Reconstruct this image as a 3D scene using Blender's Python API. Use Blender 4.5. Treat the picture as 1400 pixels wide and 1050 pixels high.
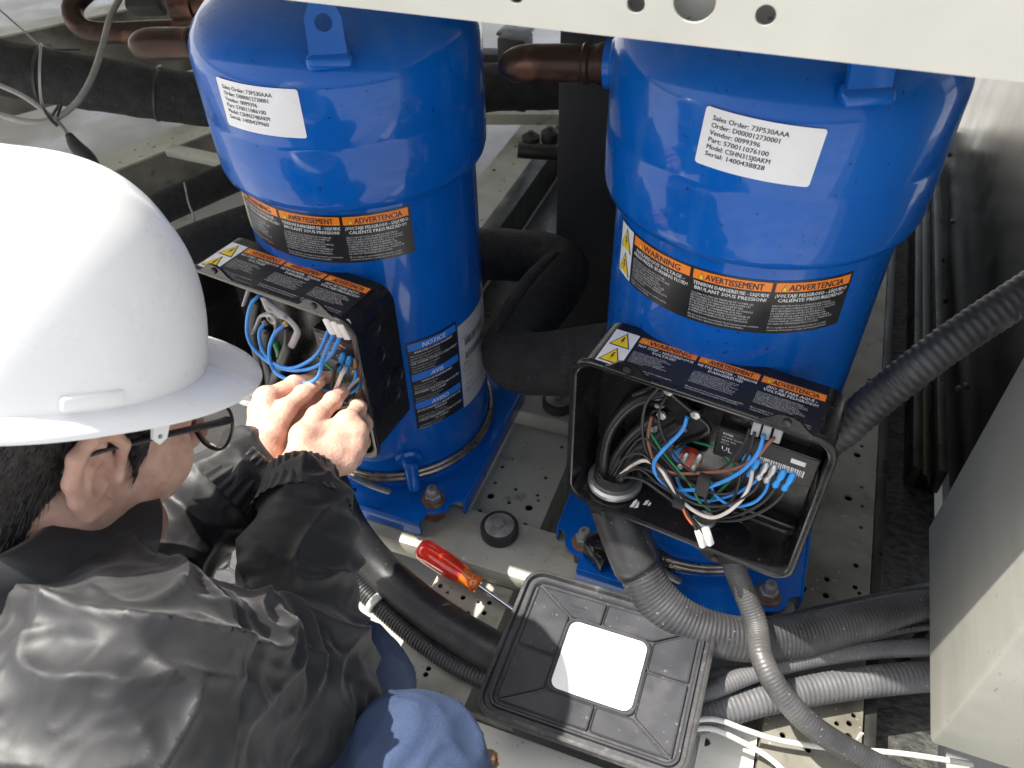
import bpy, bmesh, math, random
import numpy as np
from mathutils import Vector, Matrix, noise as mnoise
random.seed(7); np.random.seed(7)
R = math.radians
for o in list(bpy.data.objects): bpy.data.objects.remove(o, do_unlink=True)
sc = bpy.context.scene
COL = sc.collection

# ------------------------------------------------------------------ camera, sky, sun, exposure
# world axes: x runs along the row of compressors, y away from the technician, z up; z = 0 is the top of the cross beams
CAM = np.array([0., 0., .92]); FPX = 1090.
PITCH, ROLL, YAW = R(43), R(-1.5), R(21.5)
def _rot(v):
    c, s = math.cos(YAW), math.sin(YAW)
    return np.array([v[0]*c - v[1]*s, v[0]*s + v[1]*c, v[2]])
_fw = np.array([0, math.cos(PITCH), -math.sin(PITCH)]); _up = np.array([0, math.sin(PITCH), math.cos(PITCH)]); _rt = np.array([1., 0, 0])
FW = _rot(_fw); RT = _rot(_rt*math.cos(ROLL) + _up*math.sin(ROLL)); UP = _rot(-_rt*math.sin(ROLL) + _up*math.cos(ROLL))
cd = bpy.data.cameras.new('camera'); cam = bpy.data.objects.new('camera', cd); COL.objects.link(cam)
cam.matrix_world = Matrix(((RT[0], UP[0], -FW[0], CAM[0]), (RT[1], UP[1], -FW[1], CAM[1]), (RT[2], UP[2], -FW[2], CAM[2]), (0, 0, 0, 1)))
cd.sensor_width = 36; cd.lens = 36*FPX/1400; cd.clip_start = .01; cd.clip_end = 600
cd.dof.use_dof = True; cd.dof.focus_distance = .82; cd.dof.aperture_fstop = 11
sc.camera = cam
TOSUN = Vector((-.5, -.14, 1.0)).normalized()
wd = bpy.data.worlds.new('World'); sc.world = wd; wd.use_nodes = True
wn = wd.node_tree.nodes; bg = wn['Background']
sky = wn.new('ShaderNodeTexSky'); sky.sky_type = 'NISHITA'; sky.sun_disc = False
sky.sun_elevation = math.asin(TOSUN.z); sky.sun_rotation = math.atan2(TOSUN.x, TOSUN.y)
sky.dust_density = 4; sky.air_density = 1.0
hs_ = wn.new('ShaderNodeHueSaturation'); hs_.inputs['Saturation'].default_value = .45   # hazy, whitish daylight
wd.node_tree.links.new(sky.outputs[0], hs_.inputs['Color']); wd.node_tree.links.new(hs_.outputs[0], bg.inputs[0]); bg.inputs[1].default_value = .15
sd = bpy.data.lights.new('sun', 'SUN'); so = bpy.data.objects.new('sun', sd); COL.objects.link(so)
sd.energy = 5.0; sd.angle = R(.53); sd.color = (1, .95, .87)
so.rotation_euler = TOSUN.to_track_quat('Z', 'Y').to_euler(); so.location = (-2, -.5, 3)
sc.view_settings.view_transform = 'Standard'; sc.view_settings.look = 'None'; sc.view_settings.gamma = 1
sc.view_settings.exposure = 1.08; sc.view_settings.use_curve_mapping = False
sc.render.engine = 'CYCLES'
sc.cycles.max_bounces = 8; sc.cycles.diffuse_bounces = 5; sc.cycles.glossy_bounces = 4

# ------------------------------------------------------------------ survey helpers: a point of the photograph at a known height, plane or distance
def dirw(x, y): return FW + RT*((x-700)/FPX) + UP*((525-y)/FPX)
def at(x, y, z): d = dirw(x, y); return CAM + d*((z-CAM[2])/d[2])
def dp(x, y, w): return CAM + dirw(x, y)*w
def pl(x, y, p, n):
    d = dirw(x, y); p = np.array(p, float); n = np.array(n, float)
    return CAM + d*(((p-CAM)@n)/(d@n))

# ------------------------------------------------------------------ materials
MATS = {}
def mat(name, c1, c2=None, rough=.5, rough2=None, metal=0., scale=12., bump=0., bscale=60., coat=0., spec=.5, detail=6., sheen=0., stops=(.35, .65), trans=0., sss=0., aniso=None, third=None, dist=.002):
    m = bpy.data.materials.new(name); m.use_nodes = True; nt = m.node_tree; N = nt.nodes; L = nt.links
    b = N['Principled BSDF']; b.inputs['Metallic'].default_value = metal; b.inputs['Roughness'].default_value = rough
    b.inputs['Specular IOR Level'].default_value = spec; b.inputs['Coat Weight'].default_value = coat; b.inputs['Coat Roughness'].default_value = .07
    b.inputs['Sheen Weight'].default_value = sheen; b.inputs['Transmission Weight'].default_value = trans
    if sss: b.inputs['Subsurface Weight'].default_value = sss; b.inputs['Subsurface Radius'].default_value = (.012, .005, .003); b.inputs['Subsurface Scale'].default_value = 1
    tc = N.new('ShaderNodeTexCoord'); mp = N.new('ShaderNodeMapping'); L.new(tc.outputs['Object'], mp.inputs[0])
    if aniso: mp.inputs['Scale'].default_value = aniso
    b.inputs['Base Color'].default_value = (*c1, 1)
    no = N.new('ShaderNodeTexNoise'); no.inputs['Scale'].default_value = scale; no.inputs['Detail'].default_value = detail; L.new(mp.outputs[0], no.inputs[0])
    if c2 is not None:
        cr = N.new('ShaderNodeValToRGB'); e = cr.color_ramp.elements
        e[0].position, e[1].position = stops; e[0].color = (*c1, 1); e[1].color = (*c2, 1)
        if third: el = e.new(third[0]); el.color = (*third[1], 1)
        L.new(no.outputs[0], cr.inputs[0]); L.new(cr.outputs[0], b.inputs['Base Color'])
    if rough2 is not None:
        n2 = N.new('ShaderNodeTexNoise'); n2.inputs['Scale'].default_value = scale*2.3; n2.inputs['Detail'].default_value = 4; L.new(mp.outputs[0], n2.inputs[0])
        mr = N.new('ShaderNodeMapRange'); mr.inputs[1].default_value = .35; mr.inputs[2].default_value = .65; mr.inputs[3].default_value = rough; mr.inputs[4].default_value = rough2
        L.new(n2.outputs[0], mr.inputs[0]); L.new(mr.outputs[0], b.inputs['Roughness'])
    if bump:
        n3 = N.new('ShaderNodeTexNoise'); n3.inputs['Scale'].default_value = bscale; n3.inputs['Detail'].default_value = 5; L.new(mp.outputs[0], n3.inputs[0])
        bp = N.new('ShaderNodeBump'); bp.inputs['Strength'].default_value = bump; bp.inputs['Distance'].default_value = dist; L.new(n3.outputs[0], bp.inputs['Height']); L.new(bp.outputs[0], b.inputs['Normal'])
    MATS[name] = m
    return m
mat('blue_paint', (.001, .085, .38), (.0012, .10, .44), .24, .38, scale=9, bump=.12, bscale=180, coat=.6, dist=.0006, spec=.08)
mat('black_abs', (.006, .006, .0065), (.010, .010, .011), .18, .32, scale=18, bump=.06, bscale=420, dist=.0006)
mat('black_matte', (.012, .012, .012), (.022, .022, .023), .6, .8, scale=25, bump=.2, bscale=150)
mat('foam', (.010, .010, .011), (.020, .020, .021), .75, .9, scale=40, bump=.7, bscale=260, dist=.003)
mat('conduit_shaded', (.022, .022, .024), (.045, .045, .047), .4, .6, scale=30, bump=.15, bscale=240, dist=.001)  # darker copy of the grey conduit; the diagonal one's shade is in the colour
mat('conduit_grey', (.026, .026, .028), (.052, .052, .054), .38, .55, scale=22, bump=.12, bscale=300, dist=.001)
mat('conduit_pale', (.075, .075, .08), (.13, .13, .135), .42, .6, scale=16, bump=.15, bscale=200, dist=.001)
mat('hose_black', (.014, .014, .015), (.03, .03, .032), .32, .5, scale=20, bump=.1, bscale=260, dist=.001)
mat('rubber', (.015, .015, .015), (.03, .03, .03), .5, .65, scale=30, bump=.2, bscale=200)
mat('lid_plastic', (.026, .027, .032), (.038, .039, .045), .32, .5, scale=14, bump=.08, bscale=500, dist=.0006)
mat('lid_rim', (.022, .022, .024), (.055, .055, .056), .45, .7, scale=26, bump=.4, bscale=120)
mat('steel_paint', (.20, .195, .155), (.42, .415, .35), .35, .6, scale=8, bump=.12, bscale=40, third=(.46, (.36, .355, .30)), detail=10, stops=(.28, .62))
mat('steel_dirty', (.09, .082, .062), (.24, .23, .19), .35, .65, scale=9, bump=.15, bscale=60, third=(.5, (.165, .157, .128)))
mat('cream_sheet', (.68, .66, .58), (.74, .72, .64), .4, .5, scale=10, bump=.05, bscale=90)
mat('cabinet', (.25, .25, .215), (.30, .30, .262), .4, .5, scale=5, bump=.1, bscale=30, aniso=(1, 1, .15))
mat('dark_metal', (.02, .02, .018), (.05, .05, .045), .25, .5, metal=.4, scale=10, bump=.15, bscale=50)
mat('polished', (.040, .040, .032), (.060, .059, .049), .14, .24, metal=.85, scale=4, bump=.04, bscale=5, dist=.01)
mat('post_black', (.018, .018, .018), (.028, .028, .027), .5, .65, scale=10)
mat('grit', (.012, .012, .011), (.07, .068, .06), .5, .9, scale=60, bump=.8, bscale=130, dist=.004, aniso=(1, 2.2, 1))
mat('copper', (.045, .024, .018), (.11, .055, .04), .28, .5, metal=.7, scale=22, bump=.1, bscale=90, third=(.56, (.035, .02, .016)))
mat('band_metal', (.30, .24, .18), (.45, .40, .34), .25, .45, metal=.9, scale=60)
mat('zinc', (.42, .42, .40), (.60, .60, .58), .3, .5, metal=.85, scale=40)
mat('rust', (.10, .045, .022), (.22, .12, .07), .7, .9, scale=80, bump=.4, bscale=200)
mat('bolt_grey', (.25, .24, .22), (.40, .39, .37), .4, .6, metal=.6, scale=60, bump=.2, bscale=200)
mat('chrome', (.7, .7, .7), None, .15, metal=1.)
mat('white_label', (.70, .70, .72), (.75, .75, .77), .35, .45, scale=20)
mat('grey_label', (.42, .42, .42), (.5, .5, .5), .3, .45, scale=20)
mat('ink', (.02, .02, .025), None, .5)
mat('label_black', (.012, .012, .014), (.018, .018, .02), .28, .4, scale=20)
mat('label_orange', (.85, .22, .02), None, .35)
mat('label_yellow', (.80, .58, .02), None, .35)
mat('label_white', (.62, .62, .62), None, .4)
mat('label_blue', (.02, .16, .60), None, .35)
mat('sticker', (.82, .82, .80), (.86, .86, .84), .45, scale=20)
mat('wire_blue', (.03, .22, .62), (.035, .26, .70), .32, scale=40)
mat('wire_black', (.014, .014, .015), (.02, .02, .022), .35, scale=40)
mat('wire_white', (.62, .56, .50), (.70, .64, .58), .4, scale=40)
mat('wire_brown', (.20, .075, .045), (.25, .095, .06), .4, scale=40)
mat('wire_green', (.01, .18, .06), (.015, .22, .08), .4, scale=40)
mat('wire_orange', (.75, .16, .04), None, .4)
mat('terminal_blue', (.03, .30, .75), None, .3)
mat('nylon', (.62, .61, .58), (.70, .69, .66), .4, scale=30)
mat('nylon_grey', (.28, .28, .28), (.34, .34, .34), .45, scale=30)
mat('brass', (.30, .19, .07), (.4, .26, .1), .35, .5, metal=.9, scale=60)
mat('red_disc', (.50, .05, .02), (.55, .07, .03), .4, scale=40)
mat('cable_grey', (.20, .19, .17), (.26, .25, .23), .45, scale=30)
mat('cable_white', (.52, .52, .48), (.62, .62, .58), .45, scale=30)
mat('handle_red', (.88, .035, .02), (.92, .06, .025), .14, scale=8, coat=.6, trans=.25)
mat('handle_orange', (.90, .20, .02), None, .15, coat=.6, trans=.25)
mat('roof', (.27, .265, .25), (.42, .41, .39), .25, .85, scale=2.2, bump=.15, bscale=30, detail=9, third=(.5, (.34, .335, .32)))
mat('hat', (.70, .69, .67), (.81, .81, .80), .24, .42, scale=11, coat=.2, bump=.05, bscale=60, detail=12, stops=(.27, .36))
mat('hat_edge', (.70, .70, .68), None, .4)

mat('beam_cream', (.36, .355, .32), (.43, .425, .385), .4, .55, scale=6, bump=.06, bscale=70, detail=9, stops=(.3, .6))
def wear(name, col, scale, lo, hi, amount=1., aniso=None, detail=2.):
    """flecks, dust or stains with a shape of their own over a material"""
    m = MATS[name]; nt = m.node_tree; N = nt.nodes; L = nt.links; b = N['Principled BSDF']; bc = b.inputs['Base Color']
    tc = N.new('ShaderNodeTexCoord'); mp = N.new('ShaderNodeMapping'); L.new(tc.outputs['Object'], mp.inputs[0])
    if aniso: mp.inputs['Scale'].default_value = aniso
    no = N.new('ShaderNodeTexNoise'); no.inputs['Scale'].default_value = scale; no.inputs['Detail'].default_value = detail; L.new(mp.outputs[0], no.inputs[0])
    mr = N.new('ShaderNodeMapRange'); mr.inputs[1].default_value = lo; mr.inputs[2].default_value = hi; mr.inputs[4].default_value = amount; L.new(no.outputs[0], mr.inputs[0])
    mx = N.new('ShaderNodeMix'); mx.data_type = 'RGBA'; L.new(mr.outputs[0], mx.inputs[0])
    if bc.links: L.new(bc.links[0].from_socket, mx.inputs[6])
    else: mx.inputs[6].default_value = bc.default_value
    mx.inputs[7].default_value = (*col, 1); L.new(mx.outputs[2], bc)
wear('blue_paint', (.004, .02, .07), 190, .70, .73, .8); wear('blue_paint', (.03, .13, .40), 30, .56, .72, .55, (1, 1, .12), 6.)
wear('conduit_grey', (.35, .35, .34), 260, .71, .73, .8); wear('conduit_grey', (.11, .107, .10), 14, .50, .68, .6, None, 8.)
wear('conduit_shaded', (.12, .12, .115), 40, .58, .75, .6, None, 8.); wear('conduit_pale', (.30, .30, .29), 260, .70, .73, .8); wear('conduit_pale', (.03, .03, .03), 12, .58, .68, .6, None, 8.)
wear('hose_black', (.25, .25, .25), 280, .72, .74, .7); wear('hose_black', (.06, .06, .058), 16, .5, .7, .6, None, 8.)
wear('steel_paint', (.16, .11, .07), 22, .64, .74, .7, None, 8.); wear('steel_paint', (.07, .065, .055), 170, .69, .72, .7)
wear('steel_dirty', (.10, .07, .045), 30, .60, .72, .7, None, 8.); wear('steel_dirty', (.42, .41, .38), 150, .70, .73, .6)
wear('cream_sheet', (.33, .28, .20), 20, .64, .76, .6, None, 9.); wear('cream_sheet', (.12, .10, .08), 190, .70, .72, .7)
wear('beam_cream', (.30, .27, .21), 16, .62, .74, .5, (.3, 1, 1), 9.); wear('cabinet', (.36, .355, .32), 10, .5, .7, .6, (1, .25, 2.), 8.); wear('cabinet', (.14, .13, .11), 150, .71, .73, .7)
wear('lid_plastic', (.16, .16, .165), 150, .68, .72, .6); wear('lid_plastic', (.07, .07, .074), 22, .58, .72, .6, None, 9.); wear('lid_rim', (.16, .155, .145), 60, .62, .72, .5, None, 6.)
wear('black_abs', (.09, .09, .088), 240, .70, .73, .6); wear('foam', (.06, .06, .058), 120, .66, .72, .6); wear('hat', (.55, .53, .50), 70, .70, .76, .35, None, 5.); wear('white_label', (.5, .5, .5), 40, .62, .74, .4, None, 8.)

# ------------------------------------------------------------------ mesh helpers
class G:
    """collects geometry of ONE mesh"""
    def __init__(s): s.V = []; s.F = []; s.M = []; s.n = 0
    def add(s, V, F, mi=0):
        V = np.asarray(V, float).reshape(-1, 3); s.V.append(V)
        for f in F: s.F.append([int(i)+s.n for i in f]); s.M.append(mi)
        s.n += len(V); return s
    def arr(s): return np.concatenate(s.V) if s.V else np.zeros((0, 3))
ORG = {}
def thing(name, loc, label, cat, group=None):
    o = bpy.data.objects.new(name, None); COL.objects.link(o); o.location = [float(v) for v in loc]; o.empty_display_size = .05
    ORG[o.name] = np.array(loc, float); o['label'] = label; o['category'] = cat
    if group: o['group'] = group
    return o
def build(name, g, mats, parent=None, loc=None, smooth=35, label=None, cat=None, group=None, kind=None):
    """vertices are given in world space; they are stored relative to the thing's base"""
    V = g.arr()
    org = ORG[parent.name] if parent is not None else (np.array(loc, float) if loc is not None else np.array([V[:, 0].mean(), V[:, 1].mean(), V[:, 2].min()]))
    me = bpy.data.meshes.new(name); me.from_pydata((V-org).tolist(), [], g.F)
    for m in (mats if isinstance(mats, (list, tuple)) else [mats]): me.materials.append(MATS[m])
    me.polygons.foreach_set('material_index', g.M); me.update()
    if smooth is not None:
        me.shade_smooth()
        if smooth < 180: me.set_sharp_from_angle(angle=R(smooth))
    o = bpy.data.objects.new(name, me); COL.objects.link(o)
    if parent is not None: o.parent = parent; ORG[o.name] = org
    else: o.location = org.tolist(); ORG[o.name] = org
    if label: o['label'] = label
    if cat: o['category'] = cat
    if group: o['group'] = group
    if kind: o['kind'] = kind
    return o
def frame(n, up=(0, 0, 1)):
    n = np.array(n, float); n /= np.linalg.norm(n); up = np.array(up, float)
    if abs(n@up) > .97: up = np.array([0, 1., 0])
    x = np.cross(up, n); x /= np.linalg.norm(x); return x, np.cross(n, x), n
def bm_arr(bm):
    bm.verts.index_update(); V = np.array([v.co[:] for v in bm.verts]); F = [[v.index for v in f.verts] for f in bm.faces]; bm.free(); return V, F
def box(c, size, bev=.0, ax=None, seg=2):
    bm = bmesh.new(); bmesh.ops.create_cube(bm, size=1); bmesh.ops.scale(bm, vec=size, verts=bm.verts)
    if bev: bmesh.ops.bevel(bm, geom=bm.edges[:], offset=bev, segments=seg, affect='EDGES', profile=.5)
    V, F = bm_arr(bm)
    if ax is not None: V = V[:, :1]*np.array(ax[0]) + V[:, 1:2]*np.array(ax[1]) + V[:, 2:]*np.array(ax[2])
    return V+np.array(c, float), F
def boxmm(a, b, bev=.0): a = np.array(a, float); b = np.array(b, float); return box((a+b)/2, tuple(np.abs(b-a)), bev)
def lathe(prof, c=(0, 0, 0), axis=(0, 0, 1), n=48, up=(0, 0, 1)):
    x, y, z = frame(axis, up) if tuple(axis) != (0, 0, 1) else (np.array([1., 0, 0]), np.array([0, 1., 0]), np.array([0, 0, 1.]))
    V = []; F = []; c = np.array(c, float)
    for r, h in prof:
        for k in range(n): a = 2*math.pi*k/n; V.append(c + x*(r*math.cos(a)) + y*(r*math.sin(a)) + z*h)
    for i in range(len(prof)-1):
        for k in range(n): F.append([i*n+k, i*n+(k+1) % n, (i+1)*n+(k+1) % n, (i+1)*n+k])
    if prof[0][0] > 1e-6: F.append(list(range(n))[::-1])
    if prof[-1][0] > 1e-6: F.append([(len(prof)-1)*n+k for k in range(n)])
    return np.array(V), F
def spline(P, step):
    P = np.array(P, float); Q = np.vstack([2*P[0]-P[1], P, 2*P[-1]-P[-2]]); out = []
    for i in range(len(P)-1):
        p0, p1, p2, p3 = Q[i:i+4]; L = np.linalg.norm(p2[:3]-p1[:3]); m = max(2, int(L/step*4))
        for t in np.arange(m)/m:
            out.append(.5*((2*p1)+(-p0+p2)*t+(2*p0-5*p1+4*p2-p3)*t*t+(-p0+3*p1-3*p2+p3)*t**3))
    out.append(P[-1]); out = np.array(out); d = np.r_[0, np.cumsum(np.linalg.norm(np.diff(out[:, :3], axis=0), axis=1))]
    s = np.linspace(0, d[-1], max(2, int(d[-1]/step)+1))
    return np.stack([np.interp(s, d, out[:, k]) for k in range(out.shape[1])], 1), s
def tube(P, r, n=12, step=.008, rib=None, amp=.06, caps=True, flat=None, raw=False):
    """round bar along a smooth path; r a number or one radius per point; rib = corrugation pitch"""
    P = np.array(P, float)
    rr = np.full(len(P), r) if np.isscalar(r) else np.array(r, float)
    if rib: step = rib/5
    if raw: S = P; s = np.r_[0, np.cumsum(np.linalg.norm(np.diff(P, axis=0), axis=1))]; rad = rr
    else: S, s = spline(np.c_[P, rr], step); rad = S[:, 3]; S = S[:, :3]
    if rib: rad = rad*(1+amp*np.sign(np.sin(2*np.pi*s/rib))*np.abs(np.sin(2*np.pi*s/rib))**.6)
    T = np.gradient(S, axis=0); T /= np.linalg.norm(T, axis=1)[:, None]
    x, y, _ = frame(T[0]); V = []; F = []
    ang = 2*np.pi*np.arange(n)/n; ca, sa = np.cos(ang)[:, None], np.sin(ang)[:, None]
    for i in range(len(S)):
        x = x - T[i]*(x@T[i]); x /= np.linalg.norm(x); y = np.cross(T[i], x)
        V.append(S[i] + rad[i]*(ca*x + sa*y*(flat or 1)))
    m = len(S)
    for i in range(m-1):
        for k in range(n): F.append([i*n+k, i*n+(k+1) % n, (i+1)*n+(k+1) % n, (i+1)*n+k])
    if caps: F.append(list(range(n))[::-1]); F.append([(m-1)*n+k for k in range(n)])
    return np.concatenate(V), F
def rrect(w, h, r, n=6):
    out = []
    for cx, cy, a0 in ((w/2-r, h/2-r, 0), (-w/2+r, h/2-r, 90), (-w/2+r, -h/2+r, 180), (w/2-r, -h/2+r, 270)):
        for k in range(n+1): a = R(a0+90*k/n); out.append((cx+r*math.cos(a), cy+r*math.sin(a)))
    return out
def loops(Ls, close_first=False, close_last=True):
    """skin a list of equal-length 3D loops"""
    n = len(Ls[0]); V = np.concatenate([np.array(l, float) for l in Ls]); F = []
    for i in range(len(Ls)-1):
        for k in range(n): F.append([i*n+k, i*n+(k+1) % n, (i+1)*n+(k+1) % n, (i+1)*n+k])
    if close_first: F.append(list(range(n))[::-1])
    if close_last: F.append([(len(Ls)-1)*n+k for k in range(n)])
    return V, F
def circle2(c, r, n=16, a0=0): return [(c[0]+r*math.cos(a0+2*math.pi*k/n), c[1]+r*math.sin(a0+2*math.pi*k/n)) for k in range(n)]
def plate(outline, holes, th, o, ex, ey):
    """sheet with real holes: outline and holes in the plane (ex, ey) at o, thickness th centred"""
    cu = bpy.data.curves.new('tmp', 'CURVE'); cu.dimensions = '2D'; cu.fill_mode = 'BOTH'; cu.extrude = th/2
    for poly in [outline]+list(holes):
        s = cu.splines.new('POLY'); s.points.add(len(poly)-1); s.use_cyclic_u = True
        for p, q in zip(s.points, poly): p.co = (q[0], q[1], 0, 1)
    ob = bpy.data.objects.new('tmp', cu); COL.objects.link(ob)
    me = ob.to_mesh(); V = np.array([v.co[:] for v in me.vertices]); F = [list(p.vertices) for p in me.polygons]; ob.to_mesh_clear()
    bpy.data.objects.remove(ob); bpy.data.curves.remove(cu)
    ex = np.array(ex, float); ey = np.array(ey, float); ez = np.cross(ex, ey)
    return np.array(o, float) + V[:, :1]*ex + V[:, 1:2]*ey + V[:, 2:]*ez, F
_tc = {}
def textmesh(s, res=1):
    """flat letters: unit height text, vertices (x, y), faces, width"""
    if (s, res) in _tc: return _tc[(s, res)]
    cu = bpy.data.curves.new('t', 'FONT'); cu.body = s; cu.resolution_u = res; cu.size = 1
    ob = bpy.data.objects.new('t', cu); COL.objects.link(ob); me = ob.to_mesh()
    V = np.array([v.co[:2] for v in me.vertices]).reshape(-1, 2); F = [list(p.vertices) for p in me.polygons]; ob.to_mesh_clear()
    bpy.data.objects.remove(ob); bpy.data.curves.remove(cu)
    w = V[:, 0].max() if len(V) else 0
    _tc[(s, res)] = (V, F, w); return _tc[(s, res)]
class Label:
    """flat print in label coordinates (s to the right, t up, metres), laid on a surface by a mapping"""
    def __init__(s): s.items = []
    def rect(s, x0, y0, x1, y1, mi, lv, nx=1): 
        xs = np.linspace(x0, x1, nx+1); V = [(x, y) for x in xs for y in (y0, y1)]
        s.items.append((np.array(V), [[2*i, 2*i+2, 2*i+3, 2*i+1] for i in range(nx)], mi, lv))
    def poly(s, P, mi, lv): s.items.append((np.array(P, float), [list(range(len(P)))], mi, lv))
    def text(s, t, x, y, h, mi, lv, maxw=None, align='L', res=1, slant=0., bold=0., mono=None):
        V, F, w = textmesh(t, res); k = h/.72; sx = k
        if maxw and w*k > maxw: sx = maxw/w
        if mono: sx = mono/w
        V = V*np.array([sx, k]); V[:, 0] += V[:, 1]*slant
        off = {'L': 0, 'C': -w*sx/2, 'R': -w*sx}[align]
        s.items.append((V+np.array([x+off, y]), F, mi, lv))
        if bold: s.items.append((V+np.array([x+off+bold, y+bold*.3]), F, mi, lv+.3))
    def tri(s, x, y, w, h, lv, black=4, yellow=2):
        def T(k): return [(x-w/2*k, y-h*.33*k), (x+w/2*k, y-h*.33*k), (x, y+h*.67*k)]
        s.poly(T(1), black, lv); s.poly(T(.84), yellow, lv+1)
    def geo(s, mapping, base=.0006, lift=.00022):
        g = G()
        for V, F, mi, lv in s.items: g.add(mapping(V[:, 0], V[:, 1], base+lift*lv), F, mi)
        return g
LABMATS = ['label_black', 'label_orange', 'label_yellow', 'label_white', 'ink', 'white_label', 'label_blue', 'grey_label']

# ------------------------------------------------------------------ the setting
g = G(); xs = [-300, -40, -8, -3, 3, 8, 40, 300]
g.add([(x, y, -.16) for x in xs for y in xs], [[i*8+j, (i+1)*8+j, (i+1)*8+j+1, i*8+j+1] for i in range(7) for j in range(7)])
ro = build('ground', g, 'roof', loc=(0, 0, -.16), smooth=None, kind='structure')
# stains and puddles of the roof surface
nt = MATS['roof'].node_tree

def hexa(c, r, n=6, a0=.3): return circle2(c, r, n, a0)
def perforated(name, u0, u1, v0, v1, z, label, holes, m='steel_dirty', depth=.07, group=None):
    """channel rail lying along y: top plate with real holes, two side webs"""
    t = thing(name, ((u0+u1)/2, (v0+v1)/2, z-depth), label, 'rail', group)
    hs = [circle2((p[0], p[1]), p[2], 14) if p[3] == 0 else hexa((p[0], p[1]), p[2]) for p in holes if u0+.01 < p[0] < u1-.01 and v0 < p[1] < v1]
    g = G(); g.add(*plate([(u0, v0), (u1, v0), (u1, v1), (u0, v1)], hs, .003, (0, 0, z-.0015), (1, 0, 0), (0, 1, 0)))
    build('top_plate', g, m, t, smooth=30)
    for x in (u0+.0015, u1-.0015):
        g = G(); g.add(*boxmm((x-.0015, v0, z-depth), (x+.0015, v1, z-.003))); build('web', g, m, t, smooth=None)
    g = G(); g.add(*boxmm((u0+.004, v0, z-depth+.001), (u1-.004, v1, z-depth+.004))); build('inner_floor', g, 'dark_metal', t, smooth=None)
    return t
rnd = random.Random(3)
def hole_set(u0, u1, v0, v1, n, rr):
    return [(rr.uniform(u0, u1), rr.uniform(v0, v1), rr.choice((.0032, .0032, .0045, .0024)), 0) for _ in range(n)]
RZ = -.036
hA = [(at(x, y, RZ)[0], at(x, y, RZ)[1], r, k) for x, y, r, k in (
    (671, 678, .0062, 1), (723, 694, .0064, 1), (687, 638, .0032, 0), (677, 660, .003, 0), (669, 665, .0024, 0), (705, 669, .0032, 0), (696, 687, .0032, 0),
    (746, 653, .0032, 0), (735, 677, .003, 0), (736, 684, .0025, 0), (656, 698, .0035, 0), (718, 717, .0035, 0), (718, 612, .002, 0), (701, 628, .002, 0), (768, 611, .003, 0),
    (603, 791, .0033, 0), (602, 801, .0036, 0), (612, 810, .0022, 0), (596, 815, .0036, 0), (633, 817, .0036, 0), (654, 823, .0024, 0), (669, 824, .0036, 0), (662, 838, .0036, 0), (677, 815, .0026, 0), (640, 838, .003, 0))]
hA += [(-.30, .33, .004, 0), (-.285, .318, .004, 0)] + [(-.28+.04*math.sin(i*2.1), 1.0+.06*i, .0032, 0) for i in range(18)]
hA += [(at(586, 914, RZ)[0], at(586, 914, RZ)[1], .0036, 0), (at(582, 922, RZ)[0], at(582, 922, RZ)[1], .0036, 0)]
perforated('channel_rail', -.337, -.228, .385, 2.3, RZ, 'perforated grey channel rail running between the two blue compressors', hA, 'steel_paint', group='perforated rails of the unit base')
hB = [(at(x, y, RZ)[0], at(x, y, RZ)[1], r, k) for x, y, r, k in (
    (1096, 804, .0075, 1), (1131, 792, .0040, 0), (1129, 814, .0044, 0), (1170, 773, .0040, 0), (1169, 803, .0036, 0), (1175, 811, .003, 0), (1094, 781, .0036, 0), (1177, 721, .003, 0),
    (1172, 622, .0055, 0), (1160, 681, .0055, 0), (1179, 692, .003, 0), (1178, 610, .003, 0), (1178, 666, .003, 0), (1088, 829, .004, 0),
    (1117, 979, .0034, 0), (1167, 978, .003, 0), (1144, 989, .003, 0), (1161, 989, .0036, 0), (1160, 1007, .0046, 0), (1070, 1005, .0036, 0), (1105, 1025, .0036, 0))]
hB += [(.18+.03*math.sin(i*1.7), 1.1+.07*i, .0034, 0) for i in range(15)]
perforated('channel_rail', .118, .229, .40, 2.3, RZ, 'dusty perforated channel rail right of the right compressor', hB, 'steel_dirty', group='perforated rails of the unit base')
hC = [(-.655+.03*math.sin(i*1.9), 1.25+.045*i, .003+.002*(i % 3 == 0), 0) for i in range(22)]
perforated('channel_rail', -.705, -.612, 1.0, 2.4, -.03, 'bright perforated rail far behind, seen right of the left compressor', hC, 'steel_paint', group='perforated rails of the unit base')

def beam_u(name, u0, u1, v0, v1, z0, z1, label, m, bev=.006, holes=()):
    g = G(); g.add(*boxmm((u0, v0, z0), (u1, v1, z1), bev))
    o = build(name, g, m, loc=((u0+u1)/2, (v0+v1)/2, z0), label=label, cat='beam'); return o
beam_u('cross_beam', -.68, .132, .562, .652, -.0345, 0, 'smooth grey cross beam under the fronts of both blue compressor feet', 'steel_paint')
beam_u('cross_beam', -.68, .132, .862, .952, -.0345, 0, 'grey cross beam under the rear of the compressors, below the foam pipe', 'steel_paint')
beam_u('base_sill', -.62, .45, .285, .378, -.14, -.030, 'sunlit cream base sill in the foreground under the loose cover', 'cream_sheet', .004)
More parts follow.
